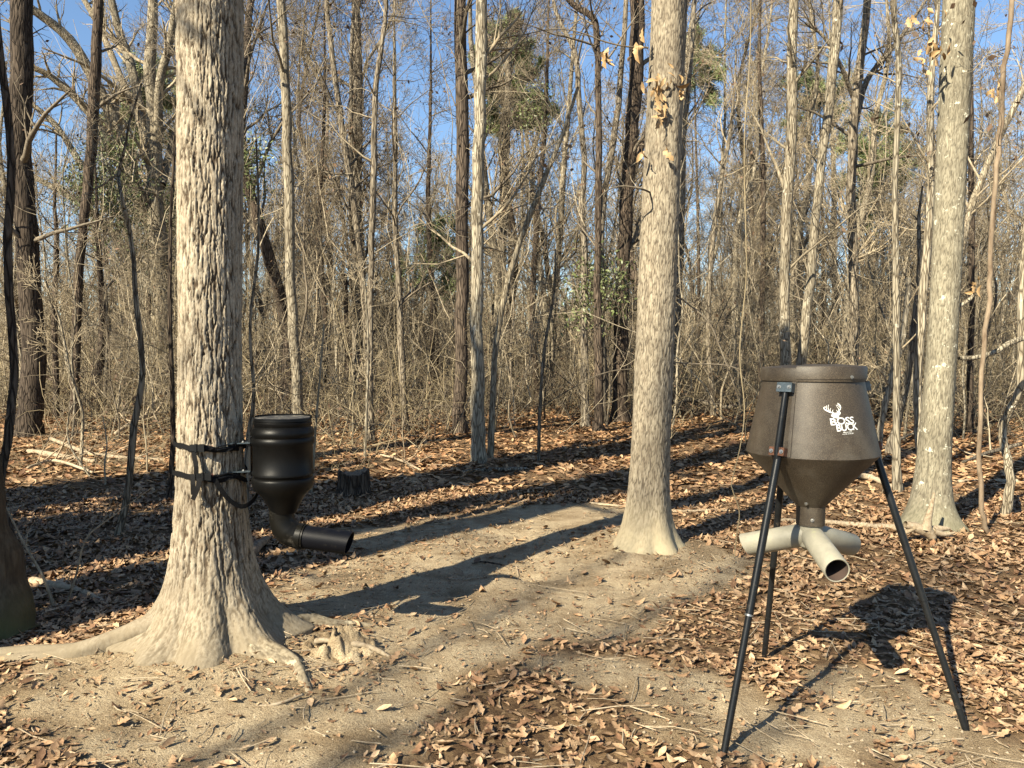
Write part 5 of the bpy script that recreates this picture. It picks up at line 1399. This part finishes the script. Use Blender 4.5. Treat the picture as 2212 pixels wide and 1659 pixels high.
# ------------------------------------------------------------------ barrel feeder strapped to oak 1
BC = Vector((-1.250, 4.18, 0))
bf = empty('barrel_feeder', (BC.x, BC.y, 1.0), 'black plastic barrel feeder with elbow spout strapped to the big oak', 'feeder')
def bz(py): return at(613, py, 4.18).z
def brel(mb): mb.v = [(v[0], v[1], v[2]-1.0) for v in mb.v]; return mb
zt, zb_ = bz(917), bz(1046)
prof = [(.120, zb_-.055), (.155, zb_-.022), (.163, zb_), (.166, bz(1034)), (.163, bz(1031)), (.1555, bz(1029)), (.157, bz(1026)), (.165, bz(1023)), (.165, bz(1017)), (.158, bz(1013)), (.158, bz(962)), (.166, bz(957)), (.168, bz(951)), (.166, bz(946)), (.160, bz(943)), (.166, bz(939)), (.167, bz(934)), (.166, bz(931)), (.158, bz(924)), (.150, bz(921)), (.150, bz(917))]
mb = MB(); lathe(mb, [(.068, zb_-.155), (.072, zb_-.145), (.085, zb_-.115)]+prof, (0, 0), 64); mb = brel(mb); bd = mb.build('barrel', M['barrel'], bf, smooth=True)
mb = MB(); lathe(mb, [(.150, bz(919)), (.1530, bz(917)), (.1530, bz(911)), (.1500, bz(909.5)), (.1530, bz(908)), (.1515, bz(903)), (.145, bz(901.5)), (.13, bz(902.5)), (0, bz(902.5))], (0, 0), 64)
brel(mb).build('barrel_lid', M['barrel'], bf, smooth=True); bl_ = bf.children[-1]
mb = MB(); lathe(mb, [(.1445, bz(901.3)), (.10, bz(902)), (0, bz(902))], (0, 0), 48); brel(mb).build('lid_top', M['barreltop'], bl_)
# raised hoop behind the lid
mb = MB(); V = []
S = 30
for k in range(S+1):
    a = math.radians(2+176*k/S)
    for r_, z_ in ((.1545, bz(904)), (.1545, bz(898)), (.1515, bz(898)), (.1515, bz(904))): V.append((r_*math.cos(a), r_*math.sin(a), z_-1.0))
mb.add(V, [(k*4+j, (k+1)*4+j, (k+1)*4+(j+1) % 4, k*4+(j+1) % 4) for k in range(S) for j in range(4)]); mb.build('lid_band', M['barrel'], bf)
# elbow and spout
zc = bz(1166)
ex = [Vector((-.012, 0, zb_-.150-1)), Vector((-.012, 0, bz(1100)-1)), Vector((-.010, 0, bz(1120)-1)), Vector((.0, 0, bz(1135)-1)), Vector((.022, 0, bz(1147)-1)), Vector((.055, 0, bz(1155)-1)), Vector((.085, 0, bz(1158)-1))]
P, R = resample(ex, [.068, .066, .067, .070, .073, .070, .067], 26)
mb = MB(); tube(mb, [Vector(p) for p in P], list(R), 30); mb.build('elbow', M['elbow'], bf, smooth=True)
e0 = Vector((.085, 0, bz(1158)-1)); e1 = Vector((.365, -.03, bz(1170)-1)); d = (e1-e0).normalized()
mb = MB(); tube(mb, [e0-d*.012, e0+d*.022], .0705, 30); tube(mb, [e0+d*.026, e0+d*.034], .0690, 30); mb.build('coupling_ring', M['elbow'], bf, smooth=True)
side = d.cross(Vector((0, 0, 1))).normalized(); upv = side.cross(d)
S = 30
def ring2(t, r_, sl=0): return [e0+d*(t+sl*math.sin(2*math.pi*k/S))+(side*math.cos(2*math.pi*k/S)+upv*math.sin(2*math.pi*k/S))*r_ for k in range(S)]
L_ = (e1-e0).length
V = ring2(.0, .063)+ring2(L_, .0630, .012)+ring2(L_, .0575, .012)+ring2(.05, .0575)
mb = MB(); mb.add(V, [(i*S+k, i*S+(k+1) % S, (i+1)*S+(k+1) % S, (i+1)*S+k) for i in range(3) for k in range(S)]+[tuple(range(3*S, 4*S))]); mb.build('spout', M['spout'], bf, smooth=True)
# mounting rail and two flat arms to the tree
zA, zB = bz(955), bz(1016)
mb = MB(); boxmb(mb, (-.172, -.015, (zA+zB)/2-1), (1, 0, 0), (0, 1, 0), (0, 0, 1), .006, .022, (zA-zB)/2+.03); mb.build('mounting_rail', M['blackpaint'], bf)
for z_ in (zA, zB):
    mb = MB(); V = []
    for x_, hw in ((-.165, .028), (-.30, .014)):
        for s in (-1, 1):
            for dz in (-.003, .003): V.append((x_, -.02+s*hw-(.06 if x_ < -.2 else 0), z_+dz-1))
    mb.add(V, [(0, 1, 3, 2), (4, 6, 7, 5), (0, 4, 5, 1), (2, 3, 7, 6), (0, 2, 6, 4), (1, 5, 7, 3)]); mb.build('arm', M['steel'], bf)
    for xx in (-.20,): bolt(bf.children[-1], Vector((xx, -.05, z_+.004-1)), (0, 0, 1), .006)
# straps: closed bands round the trunk
def ribbon(path, w, th_, name, parent, mat, up=(0, 0, 1)):
    """flat band: path of (point, outward normal)"""
    mb = MB(); V = []
    for i, (p, nrm) in enumerate(path):
        t = (path[min(i+1, len(path)-1)][0]-path[max(i-1, 0)][0]).normalized(); wd = t.cross(nrm).normalized()
        for a, b in ((-1, -1), (1, -1), (1, 1), (-1, 1)): V.append(p+wd*w*.5*a+nrm*th_*.5*b)
    n_ = len(path); F = [(i*4+j, i*4+(j+1) % 4, (i+1)*4+(j+1) % 4, (i+1)*4+j) for i in range(n_-1) for j in range(4)]+[(3, 2, 1, 0), ((n_-1)*4, (n_-1)*4+1, (n_-1)*4+2, (n_-1)*4+3)]
    mb.add(V, F); return mb.build(name, mat, parent)
def trk(ang, z, off=.008):
    r_ = float(rf1(z-b1.z))*(1+.035*math.sin(ang*2+(z-b1.z)*1.3+3)+.02*math.sin(ang*5+(z-b1.z)*2.1))+off
    return Vector((T1[0]+.012*z+r_*math.cos(ang), T1[1]+r_*math.sin(ang), z))
for z0, tilt, seed in ((zA-.005, .022, 1), (zB+.0, .012, 2)):
    st_ = empty('ratchet_strap', (T1[0], T1[1], z0), ('upper' if seed == 1 else 'lower')+' black webbing strap wound round the big oak trunk', 'strap')
    sb = st_.location.copy()
    path = []
    for k in range(61):
        a = math.radians(-10+350*k/60+10*0)
        z = z0-tilt*math.cos(a+.5)+.003*math.sin(9*a+seed)
        p = trk(a, z, .014 if seed == 1 else .016); path.append((p-sb, Vector((math.cos(a), math.sin(a), 0))))
    ribbon(path, .026, .003, 'webbing', st_, M['strap'])
    # ratchet buckle on the front of the trunk
    a = math.radians(272 if seed == 1 else 281); c = trk(a, z0-.004, .026)-sb; rad = Vector((math.cos(a), math.sin(a), 0)); tan = Vector((-math.sin(a), math.cos(a), 0))
    mb = MB(); boxmb(mb, c, tan, rad, (0, 0, 1), .032, .010, .017); boxmb(mb, c+tan*.03+rad*.006, tan, rad, (0, 0, 1), .012, .006, .020); tube(mb, [c-Vector((0, 0, .021))+rad*.008, c+Vector((0, 0, .021))+rad*.008], .008, 10)
    mb.build('buckle', M['blackpaint'], st_)
    # wire hook at the arm side
    mb = MB(); pts = [trk(math.radians(q), z0+.004*math.sin(q), .024)-sb for q in (300, 308, 316, 324)]+[Vector(pts_) for pts_ in ()]
    tube(mb, pts, .004, 8); tube(mb, [p-Vector((0, 0, .016)) for p in pts], .004, 8); mb.build('wire_hook', M['blackpaint'], st_, smooth=True)
    # stitching cross
    a = math.radians(291); mb = MB(); c = trk(a, z0+.001, .0175)-sb; tan = Vector((-math.sin(a), math.cos(a), 0)); rad = Vector((math.cos(a), math.sin(a), 0))
    for s in (-1, 1): tube(mb, [c-tan*.012-Vector((0, 0, .007*s)), c+tan*.012+Vector((0, 0, .007*s))], .0008, 4)
    for s in (-1, 1): tube(mb, [c+tan*.012*s-Vector((0, 0, .007)), c+tan*.012*s+Vector((0, 0, .007))], .0008, 4)
    mb.build('stitching', M['thread'], st_)
    # loose tails
    tails = [[(268, 0, .03), (270, -.05, .034), (273, -.10, .04), (272, -.15, .03)]] if seed == 1 else [[(268, .01, .035), (270, -.04, .05), (270, -.095, .045)], [(277, -.01, .035), (276, -.06, .05), (270, -.12, .05)],
             [(296, -.02, .03), (306, -.09, .035), (318, -.15, .045), (332, -.18, .06), (346, -.15, .08), (354, -.08, .10), (358, -.01, .10)]]
    for tl in tails:
        Q_, O_ = resample([(a_, z_, 0) for a_, z_, o_ in tl], [o_ for a_, z_, o_ in tl], 18)
        path = []
        for i in range(18):
            a = math.radians(Q_[i, 0]); path.append((trk(a, z0+Q_[i, 1], O_[i])-sb, Vector((math.cos(a), math.sin(a), .15)).normalized()))
        ribbon(path, .024, .0025, 'strap_tail', st_, M['strap'])
    # second wrap, twisted
    path = []
    for k in range(16):
        a = math.radians(275+80*k/15); z = z0-.012+.012*math.sin(k*.6+seed)-(.002*k if seed == 2 else 0)
        path.append((trk(a, z, .022+.003*math.sin(k))-sb, Vector((math.cos(a), math.sin(a), .5*math.sin(k*.9))).normalized()))
    ribbon(path, .024, .003, 'second_wrap', st_, M['strap'])

print('trees placed', NT)

if 0: print('tris', sum(sum(len(p.vertices)-2 for p in m.polygons) if len(m.polygons) < 3000 else sum(1 for _ in range(1))*len(m.polygons)*2 for m in bpy.data.meshes))
